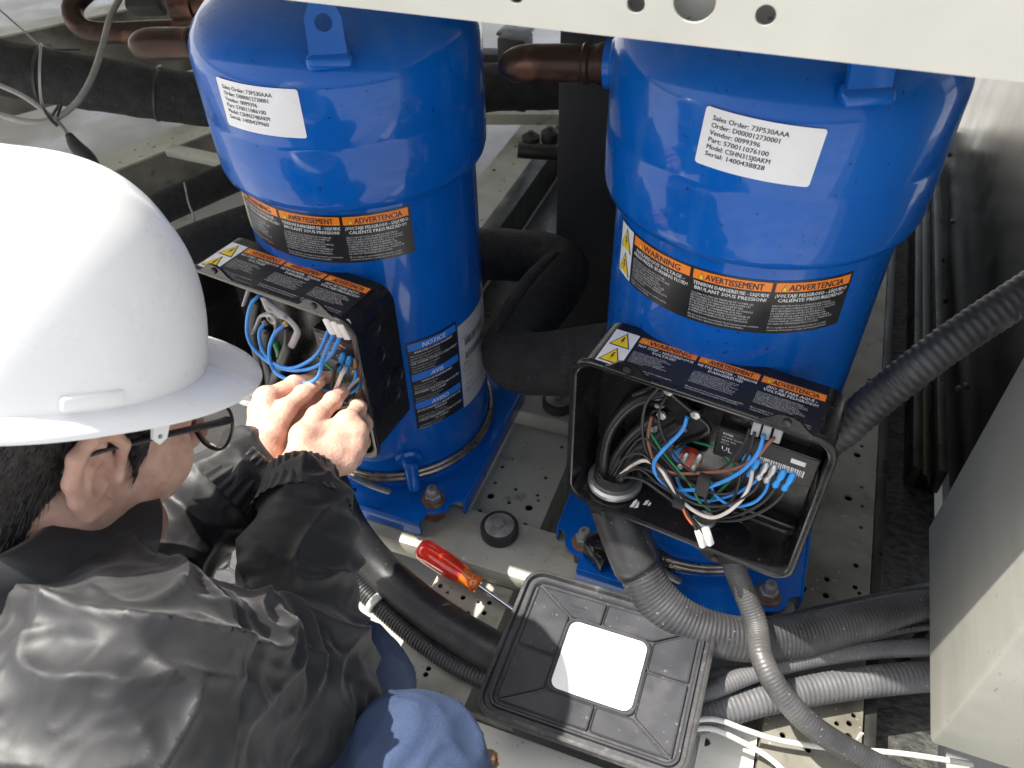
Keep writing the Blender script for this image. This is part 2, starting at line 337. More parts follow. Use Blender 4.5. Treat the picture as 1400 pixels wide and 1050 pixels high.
# lip and rusty bolts of the sill
def bolt(px, py, z, r, m, name, label, parent=None, h=.006, n=6):
    c = at(px, py, z); g = G(); g.add(*lathe([(r*1.5, 0), (r*1.5, .0015), (r*1.02, .0016), (r, h), (r*.8, h+.001), (0, h+.001)], c, n=6 if n == 6 else 20))
    return build(name, g, m, parent, loc=None if parent else c, smooth=30, label=label, cat=None if parent else 'bolt')
for px, py, lb in ((541, 934, 'rusty hex bolt on the sill beside the shaded jeans leg'), (598, 962, 'rusty hex bolt on the sill above the sunlit knee'), (668, 1040, 'pale orange bolt head on the sill at the right of the sunlit knee')):
    c = pl(px, py, (0, .284, 0), (0, 1, 0)) if py > 1000 else at(px, py, -.030)
    g = G(); g.add(*lathe([(.011, 0), (.011, .0014), (.0072, .0015), (.007, .006), (.0055, .0072), (0, .0072)], c, n=12)); build('sill_bolt', g, 'rust', loc=c, smooth=30, label=lb, cat='bolt', group='rusty bolts on the sill')
g = G(); g.add(*boxmm((-.62, .379, -.0345), (-.16, .3815, -.020))); build('sill_lip', g, 'steel_dirty', loc=(-.5, .38, -.0345), label='thin folded metal lip along the sill beside the black hoses', cat='metal lip')
# bracket next to the near end of the right rail
t = thing('angle_bracket', (.075, .43, -.10), 'cream folded angle bracket at the bottom beside the thin white cables', 'bracket')
a = at(1000, 1010, -.05); g = G(); g.add(*plate([(.035, .385), (.115, .385), (.115, .485), (.035, .485)], [circle2((.058, .455), .0055, 14)], .003, (0, 0, -.05), (1, 0, 0), (0, 1, 0))); build('plate', g, 'cream_sheet', t)
g = G(); g.add(*boxmm((.035, .382, -.12), (.115, .385, -.0486))); g.add(*boxmm((.050, .40, -.0485), (.056, .485, -.030))); build('flange', g, 'cream_sheet', t)

# dirt pan and channels right of the right rail
g = G(); g.add(*boxmm((.248, .40, -.125), (.335, 2.3, -.105))); build('drip_pan', g, 'grit', label='dark gritty wet drip pan beside the right rail', cat='pan', smooth=None)
g = G(); g.add(*boxmm((.2315, .40, -.11), (.2475, 2.3, -.045), .002)); build('pan_rib', g, 'dark_metal', label='narrow dark upright rib between rail and gritty pan', cat='rib')
t = thing('wall_channel', (.315, 1.6, -.105), 'shiny dark channel along the foot of the polished wall', 'channel')
for a, b, nm in (((.286, 1.0, -.1), (.302, 2.3, -.05), 'lip'), ((.3025, 1.0, -.1), (.322, 2.3, -.062), 'trough'), ((.3225, 1.0, -.1), (.338, 2.3, -.045), 'lip')):
    g = G(); g.add(*boxmm(a, b, .003)); build(nm, g, 'polished' if nm == 'trough' else 'dark_metal', t)
# polished wall at the right
t = thing('polished_wall', (.35, 1.5, -.11), 'polished wavy dark metal wall at the far right behind the diagonal conduit', 'wall')
nx, nz = 60, 30; V = []; F = []
for i in range(nx+1):
    for j in range(nz+1):
        v = .86+1.6*i/nx; z = -.11+.98*j/nz; V.append((.35+.003*mnoise.noise((v*1.6, z*3.5, 1.3))+.0004*mnoise.noise((v*7, z*11, 4)), v, z))
for i in range(nx):
    for j in range(nz): a = i*(nz+1)+j; F.append([a, a+1, a+nz+2, a+nz+1])
g = G(); g.add(V, F); ws = build('sheet', g, 'polished', t, smooth=180)
sm = ws.modifiers.new('thick', 'SOLIDIFY'); sm.thickness = .003
for px, py in ((1296, 211), (1281, 302), (1286, 356), (1291, 411), (1302, 303), (1310, 532), (1320, 528)):
    c = pl(px, py, (.348, 0, 0), (1, 0, 0)); g = G(); g.add(*lathe([(.006, -.003), (.006, .001), (.004, .004), (0, .005)], c, (-1, 0, 0), n=12)); build('rivet', g, 'dark_metal', t)

# upper deck: perforated front beam + roof sheet that shades the compressors
DV, DZ = .472, .7487
t = thing('upper_deck', (-.7, 1.3, .79), 'cream perforated sheet metal beam crossing the top above both compressors', 'beam')
def bh(px, py): p = pl(px, py, (0, DV, 0), (0, 1, 0)); return (p[0], p[2])
hs = [circle2(bh(950, 0), .0119, 24), circle2(bh(870, 4), .0053, 18), circle2(bh(1047, 20), .0056, 18), circle2(bh(706, -7), .0047, 18), circle2(bh(610, -14), .0047, 18)]
g = G(); g.add(*plate([(-4.2, DZ), (1.1, DZ), (1.1, 1.06), (-4.2, 1.06)], hs, .0025, (0, DV, 0), (1, 0, 0), (0, 0, 1))); build('front_face', g, 'beam_cream', t)
g = G(); g.add(*boxmm((-4.2, DV+.0015, DZ), (1.1, DV+.03, DZ+.0025))); build('bottom_flange', g, 'beam_cream', t)
g = G(); g.add(*boxmm((-4.2, DV+.002, .93), (1.1, 2.1, .945))); build('deck_sheet', g, 'cream_sheet', t, smooth=None)
g = G(); g.add(*boxmm((-4.2, 2.1, .931), (-.98, 3.0, .944))); build('rear_shade_sheet', g, 'cream_sheet', t, smooth=None)  # unseen extra sheet, added to keep the floor at upper left in shade
g = G(); g.add(*boxmm((-4.2, DV+.020, DZ+.003), (1.1, DV+.022, .929))); build('stiffener', g, 'cream_sheet', t, smooth=None)

# control cabinet at the right edge
t = thing('control_cabinet', (.44, .6, .095), 'beige grey sheet metal cabinet filling the right edge, its bottom corner lit', 'cabinet')
g = G(); g.add(*boxmm((.261, .462, .095), (.62, .748, .775), .006)); build('shell', g, 'cabinet', t)
for q in (.27, .58): g = G(); g.add(*boxmm((q+.02, .66, -.16), (q+.05, .69, .094))); build('leg', g, 'dark_metal', t)

# black post, rear pipework, background pieces
g = G(); g.add(*boxmm((-.338, 1.07, -.16), (-.13, 1.13, .928), .003)); build('support_post', g, 'post_black', label='wide matte black post standing behind, between the compressors', cat='post')
def pipe(name, pts, r, m, label, cat, n=20, step=.01, rib=None, amp=.06, group=None, parent=None, loc=None, flat=None):
    g = G(); g.add(*tube(pts, r, n, step, rib, amp, flat=flat)); return build(name, g, m, parent, smooth=60 if not rib else 180, label=label, cat=cat, group=group)
D = dp
t = thing('insulated_pipe', at(740, 560, 0), 'black foam wrapped pipe with two bends between the compressors', 'pipe')
g = G(); g.add(*tube([D(560, 335, 1.30), D(655, 347, 1.27), D(735, 352, 1.245), D(768, 368, 1.22), D(752, 402, 1.185), D(722, 440, 1.14), D(702, 470, 1.105), D(703, 489, 1.085), D(730, 497, 1.07), D(770, 496, 1.05), D(850, 486, 1.0)], [.040, .041, .041, .042, .041, .040, .041, .043, .042, .044, .044], 28, .008)); g.V[-1] += np.array([[.0018*mnoise.noise(Vector(v)*38) for _ in (0,)]*3 for v in g.V[-1]]); build('foam_sleeve', g, 'foam', t, smooth=180)
g = G(); g.add(*tube([D(760, 345, 1.16), D(728, 375, 1.125), D(695, 420, 1.085), D(678, 452, 1.06)], [.006, .010, .009, .004], 10, .008, flat=.5)); build('seam_flap', g, 'foam', t, smooth=180)
for p, q in ((D(757, 462, 1.035), D(757, 530, 1.03)), (D(690, 456, 1.075), D(730, 459, 1.06))):
    pass
t = thing('rear_pipe', D(120, 200, 1.5), 'thick black insulated pipe crossing the upper left corner', 'pipe')
g = G(); g.add(*tube([D(-80, 78, 1.42), D(60, 103, 1.46), D(180, 122, 1.5), D(290, 138, 1.54), D(480, 150, 1.6), D(640, 122, 1.68), D(780, 118, 1.74)], .049, 24, .012)); g.V[-1] += np.array([[.002*mnoise.noise(Vector(v)*30)]*3 for v in g.V[-1]]); build('insulation', g, 'foam', t, smooth=180)
for px, py, w in ((58, 103, 1.46), (218, 128, 1.515)):
    c = D(px, py, w); d = D(px+20, py+3.4, w+.006)-c; g = G(); g.add(*lathe([(.0505, -.003), (.0515, -.002), (.0515, .002), (.0505, .003)], c, d, n=28)); build('cable_tie', g, 'wire_black', t)
pipe('lower_pipe', [D(150, 318, 1.42), D(219, 285, 1.47), D(315, 243, 1.55), D(420, 200, 1.64)], .030, 'foam', 'slimmer black pipe low behind the left compressor, above the box', 'pipe')
pipe('lower_pipe', [D(190, 372, 1.30), D(262, 336, 1.34), D(345, 305, 1.40), D(440, 275, 1.46)], .034, 'foam', 'black pipe directly behind the left terminal box', 'pipe')
pipe('copper_bend', [D(170, -40, 1.2), D(128, -20, 1.2), D(100, 8, 1.2), D(108, 35, 1.2), D(140, 45, 1.2), D(230, 42, 1.2), D(300, 44, 1.2)], .0155, 'copper', 'dark brown copper return bend at the top left behind the stub', 'pipe')
t = thing('pipe_valve', D(225, 8, 1.12), 'small brass and black valve at the top left edge of the left compressor', 'valve')
g = G(); g.add(*lathe([(.006, 0), (.017, .002), (.017, .03), (.012, .032), (.012, .05)], D(233, 12, 1.1), RT*1.0+UP*.1, n=20)); build('fitting', g, 'copper', t)
g = G(); g.add(*box(D(200, 5, 1.12), (.05, .03, .025), .005, (RT, FW, UP))); build('coil', g, 'black_matte', t)
# left background: perforated beam, wall sheet
t = thing('side_beam', at(200, 210, -.12), 'grey perforated beam lying at an angle behind the hard hat', 'beam')
A, B = at(95, 231, -.03), at(300, 152, -.03); ex = (B-A)/np.linalg.norm(B-A); ey = np.cross((0, 0, 1), ex); ln = np.linalg.norm(B-A)
hs = [circle2((x, y), .004, 10) for x, y in ((.06, -.03), (.10, -.07), (.16, -.035), (.2, -.06), (.2, -.03), (.26, -.05), (.30, -.08), (.34, -.03), (.15, -.08), (.24, -.085))]
g = G(); g.add(*plate([(-.5, -.10), (ln+.5, -.10), (ln+.5, 0), (-.5, 0)], hs, .003, A, ex, ey)); build('top_plate', g, 'steel_paint', t)
g = G(); g.add(*box(A+ex*ln/2-ey*.1015-np.array([0, 0, .052]), (ln+1, .003, .1), 0, (ex, ey, (0, 0, 1)))); build('web', g, 'steel_dirty', t, smooth=None)
t = thing('cross_bracket', at(270, 215, -.06), 'short flat grey bracket joining the rear beam near the left compressor', 'bracket')
g = G(); A, B = at(232, 205, -.03), at(330, 226, -.03); ex = (B-A)/np.linalg.norm(B-A); ey = np.cross((0, 0, 1), ex); g.add(*box((A+B)/2, (np.linalg.norm(B-A), .035, .02), .003, (ex, ey, (0, 0, 1)))); build('bar', g, 'steel_paint', t)
t = thing('galvanised_wall', D(60, 40, 2.2), 'grey galvanised panel at the top left corner behind the black pipe', 'panel')
A = D(-60, 20, 2.1); B = D(330, 78, 2.6); ex = B-A; ex[2] = 0; ln = np.linalg.norm(ex); ex /= ln; ey = np.cross((0, 0, 1), ex)
g = G(); g.add(*box((A+B)/2+np.array([0, 0, -.03]), (ln+.6, .02, .22), .004, (ex, ey, (0, 0, 1)))); build('sheet', g, 'steel_dirty', t, smooth=None)
g = G(); g.add(*box((A+B)/2+np.array([0, 0, .085])-ey*.03, (ln+.6, .07, .006), .001, (ex, ey, (0, 0, 1)))); build('flange', g, 'steel_paint', t, smooth=None)
# things seen between the compressors, far back
t = thing('black_block', D(705, 150, 1.95), 'black square metal block standing behind the brown stub pipe', 'block')
g = G(); g.add(*box(D(705, 98, 1.9), (.068, .06, .17), .004)); build('body', g, 'post_black', t)
g = G(); g.add(*box(D(705, 46, 1.9)+np.array([0, 0, .006]), (.074, .066, .008), .002)); build('cap', g, 'dark_metal', t)
g = G(); g.add(*box(D(700, 158, 2.05), (1.2, .05, .03), .004, (RT, np.cross((0, 0, 1), RT), (0, 0, 1)))); build('rear_bar', g, 'steel_paint', label='pale horizontal bar below the black block far behind', cat='bar')
g = G(); g.add(*box(D(705, 98, 2.15), (1.4, .05, .11), .004, (RT, np.cross((0, 0, 1), RT), (0, 0, 1)))); build('rear_bar', g, 'post_black', label='dark horizontal bar behind the black block', cat='bar')
g = G(); g.add(*boxmm((-.605, 1.05, -.1), (-.565, 2.4, -.012), .003)); build('side_angle', g, 'dark_metal', label='dark glossy angle beside the far perforated rail', cat='angle bar')
t = thing('rear_mount', at(740, 205, 0), 'black tube mount with two bolted pucks on the far rail', 'mount')
g = G(); g.add(*tube([D(708, 205, 1.62), D(735, 207, 1.62), D(800, 210, 1.62)], .016, 16, .02)); build('tube', g, 'dark_metal', t)
for px, py in ((726, 186), (752, 180)):
    g = G(); c = D(px, py, 1.62); g.add(*lathe([(.018, -.02), (.018, 0), (.013, .002), (.013, .004), (.006, .005), (.006, .010), (0, .010)], c, n=18)); build('puck', g, 'rubber', t)
g = G(); g.add(*boxmm((-.56, 1.0, -.13), (-.34, 2.4, -.10))); build('rear_floor_pan', g, 'dark_metal', label='dark wet floor pan behind the foam pipe', cat='pan', smooth=None)
# loose cables top left
t = thing('sensor_cable', D(100, 215, 1.05), 'thin grey cable hanging in a loop in front of the black pipe', 'cable')
g = G(); g.add(*tube([D(178, -25, 1.12), D(152, 20, 1.1), D(141, 60, 1.08), D(126, 105, 1.06), D(103, 142, 1.05), D(72, 163, 1.05), D(35, 166, 1.05), D(-30, 148, 1.06)], .0042, 10, .01)); build('loop', g, 'cable_grey', t, smooth=180)
g = G(); g.add(*tube([D(-30, 105, 1.08), D(25, 128, 1.06), D(58, 150, 1.05), D(80, 168, 1.05), D(95, 188, 1.05)], .0032, 10, .01)); build('lead', g, 'cable_grey', t, smooth=180)
g = G(); g.add(*tube([D(94, 184, 1.05), D(104, 200, 1.05), D(120, 216, 1.05), D(135, 235, 1.05)], [.005, .009, .010, .006], 12, .006)); build('plug', g, 'black_matte', t, smooth=180)
g = G(); g.add(*tube([D(56, 60, 1.3), D(54, 100, 1.2), D(57, 140, 1.06), D(70, 165, 1.045), D(78, 172, 1.045)], .002, 8, .01)); g.add(*tube([D(70, 160, 1.04), D(85, 138, 1.04), D(78, 160, 1.035)], .0018, 8, .006)); build('cable_tie', g, 'wire_black', t, smooth=180)
pipe('thin_wire', [D(252, 250, 1.42), D(258, 278, 1.38), D(266, 300, 1.36), D(258, 312, 1.36), D(246, 322, 1.36)], .0016, 'cable_grey', 'thin pale wire dangling over the slim pipe behind the hard hat', 'wire', n=8)
pipe('thin_wire', [D(-10, 5, 1.6), D(30, 40, 1.55), D(62, 65, 1.5), D(110, 68, 1.5)], .0018, 'wire_black', 'thin black wire across the grey panel in the top left corner', 'wire', n=8)

# ------------------------------------------------------------------ compressors
NB = np.array([-.143, -.990, 0]); NB /= np.linalg.norm(NB); WB = np.array([-NB[1], NB[0], 0])*1.0
WB = np.array([.990, -.143, 0]); WB /= np.linalg.norm(WB)
RA = np.array([-.028, .761, 0]); LA = np.array([-.489, .759, 0])
def wrap(ax, r, a0, zc):
    """label s measured along the cylinder from angle a0 (degrees from -y, positive to +x)"""
    def f(s, t, h):
        a = R(a0)+s/r; rr = r+h; return np.stack([ax[0]+rr*np.sin(a), ax[1]-rr*np.cos(a), zc+t], 1)
    return f
BOLT = [(-.1, 1), (.35, 1), (.05, .25), (.4, .25), (-.25, -1), (-.05, -.1), (-.4, -.1)]
def warning_print(Lb, W, Hh, heads, subs, paras, notes, k0=.105, glyph='drum'):
    """black trilingual safety label with an orange heading over each column"""
    Lb.rect(0, 0, W, Hh, 0, 0, 24)
    pw = W*k0; Lb.rect(W*.006, Hh*.02, pw, Hh*.98, 5, 1, 3)
    for yc in (.73, .27):
        Lb.tri(pw*.53, Hh*(yc-.06), pw*.82, Hh*.42, 2)
        Lb.poly([(pw*.53+x*pw*.16, Hh*yc-Hh*.03+y*Hh*.11) for x, y in BOLT], 4, 4)
    cw = (W-pw-W*.01)/3
    for i in range(3):
        x0 = pw+W*.012+cw*i; x1 = x0+cw*.955
        Lb.rect(x0, Hh*.80, x1, Hh*.965, 1, 1, 5)
        V, F, w = textmesh(heads[i], 2)
        Lb.text(heads[i], (x0+x1)/2+cw*.03, Hh*.822, Hh*.115, 4, 2, maxw=cw*.70, align='C', res=2, bold=Hh*.007)
        tw = min(w*Hh*.115/.72, cw*.70); Lb.tri((x0+x1)/2+cw*.03-tw/2-cw*.05, Hh*.855, cw*.07, Hh*.12, 2)
        y = Hh*.70
        for ln in subs[i]: Lb.text(ln, (x0+x1)/2, y, Hh*.066, 3, 1, maxw=cw*.93, align='C', bold=Hh*.006); y -= Hh*.088
        ls = paras[i]; y -= Hh*.0; dy = min(Hh*.066, (y-Hh*.13)/max(1, len(ls)))
        for ln in ls: Lb.text(ln, x0+cw*.01, y, dy*.66, 3, 1, maxw=cw*.93); y -= dy
        y = Hh*.105
        for ln in notes[i]: Lb.text(ln, x0+cw*.01, y, Hh*.036, 3, 1, maxw=cw*.9); y -= Hh*.052
HEADS = ['WARNING', 'AVERTISSEMENT', 'ADVERTENCIA']
PARAS = [['DISCONNECT ALL ELECTRIC POWER', 'INCLUDING REMOTE DISCONNECTS AND', 'FOLLOW LOCK OUT AND TAG', 'PROCEDURES BEFORE REMOVING', 'COMPRESSOR TERMINAL BOX COVER', 'FOR SERVICING. DO NOT OPERATE', 'COMPRESSOR WITHOUT TERMINAL BOX', 'COVER IN PLACE.'],
  ['COUPER TOUTES LES TENSIONS ET OUVRIR LES', 'SECTIONNEURS À DISTANCE, PUIS SUIVRE LES', 'PROCÉDURES DE VERROUILLAGE ET DES', 'ÉTIQUETTES AVANT DE RETIRER LE COUVERCLE', 'DU BOÎTIER DE CONNEXIONS AUX FINS', "D'ENTRETIEN. NE PAS FAIRE FONCTIONNER LE", 'COMPRESSEUR SANS QUE LE COUVERCLE DU', 'BOÎTIER DE CONNEXIONS NE SOIT EN PLACE.'],
  ['DESCONECTE TODA LA ENERGÍA ELÉCTRICA,', 'INCLUSO DESCONEXIONES REMOTAS Y SIGA LOS', 'PROCEDIMIENTOS DE BLOQUEO Y COLOCACIÓN', 'DE ADVERTENCIAS ANTES DE RETIRAR LA', 'CUBIERTA DE LA CAJA DE LA TERMINAL DEL', 'COMPRESOR PARA DARLE SERVICIO. NO HAGA', 'FUNCIONAR EL COMPRESOR SIN LA CUBIERTA DE', 'LA CAJA DE TERMINALES EN SU LUGAR.']]
NOTES = [['Failing to follow the above could result in', 'death or serious injury.'], ['Ne pas respecter ces mesures de précaution peut entraîner', 'des blessures graves pouvant être mortelles.'], ['El no realizar lo anteriormente indicado, podría', 'ocasionar la muerte o serias lesiones personales.']]
SUB1 = [['HAZARDOUS VOLTAGE -', 'PRESSURIZED BURNING FLUID!'], ['TENSION DANGEREUSE - LIQUIDE', 'BRULANT SOUS PRESSION!'], ['¡VOLTAJE PELIGROSO - LÍQUIDO', 'CALIENTE PRESURIZADO!']]
SUB2 = [['NO STEP - HAZARDOUS', 'VOLTAGE!'], ['NE PAS MONTER - TENSION', 'DANGEREUSE!'], ['¡NO SE PARE AQUÍ -', 'VOLTAJE PELIGROSO!']]

def compressor(ax, zl, zs, zt, label, serial, a_serial, z_serial, a_warn, z_warn, a_lug, z_lug, boxspec, notice=False):
    t = thing('scroll_compressor', (ax[0], ax[1], 0), label, 'compressor', 'blue scroll compressors')
    rb, ru = .140, .155
    g = G(); g.add(*lathe([(.120, .036), (rb, .036), (rb, .05), (rb, .2), (rb, .35), (rb, zl+.01)], ax, n=128)); build('lower_shell', g, 'blue_paint', t)
    us = [(rb-.001, zl-.004), (.1475, zl-.0065), (.1525, zl-.004), (.1545, zl+.004), (ru, zl+.02), (ru, zs-.003), (ru-.0012, zs), (ru, zs+.003), (ru, zt-.012), (ru-.002, zt), (ru-.008, zt+.013), (ru-.020, zt+.026), (ru-.045, zt+.040), (.075, zt+.050), (.03, zt+.056), (0, zt+.057)]
    g = G(); g.add(*lathe(us, ax, n=128)); u = build('upper_shell', g, 'blue_paint', t, smooth=50)
    # weld bead
    g = G(); V, F = lathe([(rb-.001, .032), (rb+.006, .034), (rb+.005, .040), (rb-.001, .044)], ax, n=160); V = V+.0008*np.array([[mnoise.noise(Vector(v)*160)]*3 for v in V]); g.add(V, F); build('weld_bead', g, 'blue_paint', t)
    # base plate: folded sheet with eared corners
    half = [(.118, -.176), (.121, -.160)] + [(.120+.026*math.cos(R(a)), -.137+.022*math.sin(R(a))) for a in range(-80, 11, 15)] + [(.150, -.128), (.159, -.124), (.159, .124), (.150, .128)] + [(.120+.026*math.cos(R(a)), .137+.022*math.sin(R(a))) for a in range(-10, 81, 15)] + [(.121, .160), (.118, .176)]
    seen = half + [(-x, y) for x, y in half[::-1]]
    g = G(); g.add(*plate(seen, [circle2((.005, -.158), .004, 12)], .004, (ax[0], ax[1], .032), (1, 0, 0), (0, 1, 0)))
    bp = build('base_plate', g, 'blue_paint', t)
    for sy in (-1, 1):
        g = G(); a, b = (ax[0]-.1185, ax[1]+sy*.178-.0025, .004), (ax[0]+.1185, ax[1]+sy*.178+.0025, .0345); g.add(*boxmm(a, b, .0018)); build('front_flange', g, 'blue_paint', bp)
    for sx in (-1, 1):
        g = G(); a, b = (ax[0]+sx*.161-.002, ax[1]-.1245, .004), (ax[0]+sx*.161+.002, ax[1]+.1245, .0345); g.add(*boxmm(a, b, .0016)); build('side_flange', g, 'blue_paint', bp)
    for sx in (-1, 1):
        for sy in (-1, 1):
            c = ax+np.array([sx*.120, sy*.137, 0])
            g = G(); g.add(*lathe([(.0155, .002), (.0155, .0295)], c, n=6)); build('spacer', g, 'rust', t, smooth=30)
            g = G(); g.add(*lathe([(.0165, .0344), (.0165, .0368), (.008, .037)], c, n=28)); w = build('washer', g, 'rust', t)
            g = G(); g.add(*lathe([(.0116, .037), (.0122, .038), (.0122, .0475), (.0108, .049), (.007, .0492)], c, n=6)); build('nut', g, 'bolt_grey', t, smooth=30)
            g = G(); g.add(*lathe([(.0075, .049), (.0080, .050), (.0080, .058), (.0068, .0605), (.0035, .061), (.003, .0575), (0, .0575)], c, n=20)); build('stud', g, 'bolt_grey', t)
    # crankcase heater band with worm clamp
    for zz, rr in ((.050, .0042), (.0585, .0036)):
        g = G(); g.add(*lathe([(rb+rr*(1+math.cos(a)), zz+rr*math.sin(a)) for a in np.linspace(-math.pi, math.pi, 13)], ax, n=120)); build('heater_band', g, 'band_metal', t)
    g = G(); a0 = -10 if not notice else 6
    for k in range(26):
        a = R(a0+k*.62); p = ax+np.array([(rb+.0145)*math.sin(a), -(rb+.0145)*math.cos(a), .052-.0008*k]); tx = np.array([math.cos(a), math.sin(a), -.06])
        g.add(*box(p, (.0011, .0016, .010), 0, (tx, np.cross((0, 0, 1), tx), (0, 0, 1))))
    g.add(*tube([ax+np.array([(rb+.0135)*math.sin(R(a0+d)), -(rb+.0135)*math.cos(R(a0+d)), .053-.0013*d]) for d in (-4, 2, 8, 14, 18)], .0055, 10, .004, flat=.22)); build('worm_clamp', g, 'zinc', t)
    # oil port plug
    if notice:
        a = R(33.9); d = np.array([math.sin(a), -math.cos(a), 0]); c = ax+d*rb+np.array([0, 0, .085])
        g = G(); g.add(*lathe([(.020, -.002), (.018, .006), (.012, .008), (.0105, .02), (0, .021)], c, d, n=24)); g.add(*lathe([(.0095, -.010), (.0095, .026), (.007, .031), (0, .033)], c+d*.016+np.array([0, 0, -.006]), d*.5+np.array([0, 0, -.85]), n=20)); build('oil_plug', g, 'blue_paint', t)
    # lifting lug with eye
    a = R(a_lug); d = np.array([math.sin(a), -math.cos(a), 0]); ex = np.array([math.cos(a), math.sin(a), 0]); up = np.array([0, 0, 1.])-d*.22; up /= np.linalg.norm(up)
    c = ax+d*(ru-.004)+np.array([0, 0, z_lug])
    g = G(); g.add(*plate([(-.017, -.002), (.017, -.002), (.0165, .040), (.009, .056), (-.009, .056), (-.0165, .040)], [circle2((0, .036), .0078, 20)], .0055, c+d*.003, ex, up)); lg = build('lifting_lug', g, 'blue_paint', t)
    g = G(); V, F = box(c+up*.0035+d*.001, (.043, .016, .014), .006, (ex, d, up), 4); V = V+.0022*np.array([[mnoise.noise(Vector(v)*75)]*3 for v in V]); g.add(V, F); build('weld', g, 'blue_paint', lg)
    # suction stub
    s0 = ax+np.array([-.148, -.018, zt-.030]); dr = np.array([-1., -.09, -.06]); dr /= np.linalg.norm(dr)
    g = G(); g.add(*lathe([(.026, -.02), (.026, .003), (.0225, .006), (.0225, .012)], s0, dr, n=32)); build('stub_collar', g, 'blue_paint', t)
    P = [s0, s0+dr*.04, s0+dr*.08+np.array([0, 0, -.001]), s0+dr*.098+np.array([0, .001, -.003]), s0+dr*.109+np.array([0, .003, -.006]), s0+dr*.1145+np.array([0, .005, -.009]), s0+dr*.116+np.array([0, .006, -.010])]
    g = G(); g.add(*tube(P, [.0172, .0174, .0178, .0170, .0135, .007, .001], 28, .003)); st = build('suction_stub', g, 'copper', t, smooth=180)
    g = G(); g.add(*lathe([(.0175, 0), (.0195, .002), (.0195, .007), (.0175, .010), (.0175, .016), (.0190, .018), (.0190, .022), (.0175, .024)], s0+dr*.010, dr, n=32)); build('braze_ring', g, 'copper', st)
    # serial sticker (the square code is left blank)
    W, Hh = .093, .0485; Lb = Label(); P = rrect(W, Hh, .005); cols = 20
    Lb.rect(0, .0028, W, Hh-.0028, 5, 0, cols); Lb.rect(.0028, 0, W-.0028, .0028, 5, 0, cols); Lb.rect(.0028, Hh-.0028, W-.0028, Hh, 5, 0, cols)
    for cx, cy, q in ((.0028, .0028, 180), (W-.0028, .0028, 270), (W-.0028, Hh-.0028, 0), (.0028, Hh-.0028, 90)):
        Lb.poly([(cx, cy)]+[(cx+.0028*math.cos(R(q+b)), cy+.0028*math.sin(R(q+b))) for b in range(0, 91, 15)], 5, 0)
    for i, (k, v) in enumerate(serial):
        y = Hh-.0095-i*.0060; s = k+' '+v; Lb.text(s, .0070, y, .0041, 4, 1, mono=len(s)*.0027, res=2, bold=.00025)
    tl = R(0 if notice else -4); wr = wrap(ax, ru, a_serial, z_serial)
    build('serial_label', Lb.geo(lambda s, q, h: wr(s*math.cos(tl)-q*math.sin(tl), s*math.sin(tl)+q*math.cos(tl), h)), LABMATS, t)
    # safety label
    Lb = Label(); W = .142*R(102); warning_print(Lb, W, .060, HEADS, SUB1, PARAS, NOTES)
    build('warning_label', Lb.geo(wrap(ax, rb, a_warn, z_warn)), LABMATS, t)
    if notice:
        Lb = Label(); W, Hh = rb*R(30.5), .152; Lb.rect(0, 0, W, Hh, 0, 0, 10)
        NT = [('NOTICE', ['IMPROPER POWER PHASING!', 'Make sure power supply phasing', 'matches the compressor rotation.', 'Wrong rotation damages the unit.', 'USE COPPER CONDUCTORS ONLY!', 'Unit terminals are not designed', 'to accept other conductors.', 'Failure may cause damage.']), ('AVIS', ['PHASAGE INAPPROPRIÉ!', "S'assurer que le phasage de", "l'alimentation est correct.", 'Une rotation inverse endommage.', "N'UTILISER QUE DES CONDUCTEURS", 'EN CUIVRE!', 'Les bornes ne sont pas conçues', "pour d'autres conducteurs."]), ('AVISO', ['¡ESCALONAMIENTO INADECUADO DE', 'ENERGÍA!', 'Asegure que la fase sea correcta.', 'Una rotación inversa daña la unidad.', '¡UTILICE ÚNICAMENTE CONDUCTORES', 'DE COBRE!', 'Las terminales de la unidad no', 'aceptan otros conductores.'])]
        for i, (h, ls) in enumerate(NT):
            y0 = Hh-.003-(i)*Hh/3.03
            Lb.rect(.002, y0-.0115, W-.002, y0, 6, 1, 8); Lb.text(h, W/2, y0-.0095, .0068, 3, 2, align='C', res=2, bold=.0004, slant=.15)
            y = y0-.0165
            for ln in ls: big = ln.isupper(); Lb.text(ln, W/2 if big else .0035, y, .0031 if big else .0022, 3, 1, maxw=W*.92, align='C' if big else 'L', bold=.0002 if big else 0); y -= .0049 if big else .0042
        build('notice_label', Lb.geo(wrap(ax, rb, 41, .138)), LABMATS, t)
        Lb = Label(); W, Hh = rb*R(36), .145; Lb.rect(0, 0, W, Hh, 7, 0, 10)
        rr = random.Random(5)
        for y0 in (.105, .082):
            x = .012
            while x < .065: w = rr.choice((.0006, .0012, .0018)); Lb.rect(x, y0, x+w, y0+.012, 4, 1); x += w+rr.choice((.0007, .0013))
        for i, s in enumerate(('MODEL', 'SERIAL', 'VOLTS  PH  HZ', 'RLA  LRA', 'REFRIGERANT', 'OIL CHARGE', 'LUBRICANT', 'THERMALLY PROTECTED')): Lb.text(s, .006, .120-i*.0005 if i < 1 else .098-.022*(i == 1)-.012*max(0, i-1), .0026, 4, 1, maxw=.03)
        for y in (.118, .07, .03): Lb.rect(.003, y, W-.003, y+.0004, 4, 1, 8)
        build('rating_plate', Lb.geo(wrap(ax, rb, 72.2, .134)), LABMATS, t)
    return t
cR = compressor(RA, .522, .586, .655, 'right blue scroll compressor with a clearly printed serial sticker and brown wires in its box',
  [('Sales Order:', '73P530AAA'), ('Order:', 'D000012730001'), ('Vendor:', '0099396'), ('Part:', '570011076100'), ('Model:', 'CSHN315J0AKM'), ('Serial:', '1400438828')], -18, .6055, -57.2, .4375, 26, .668, None)
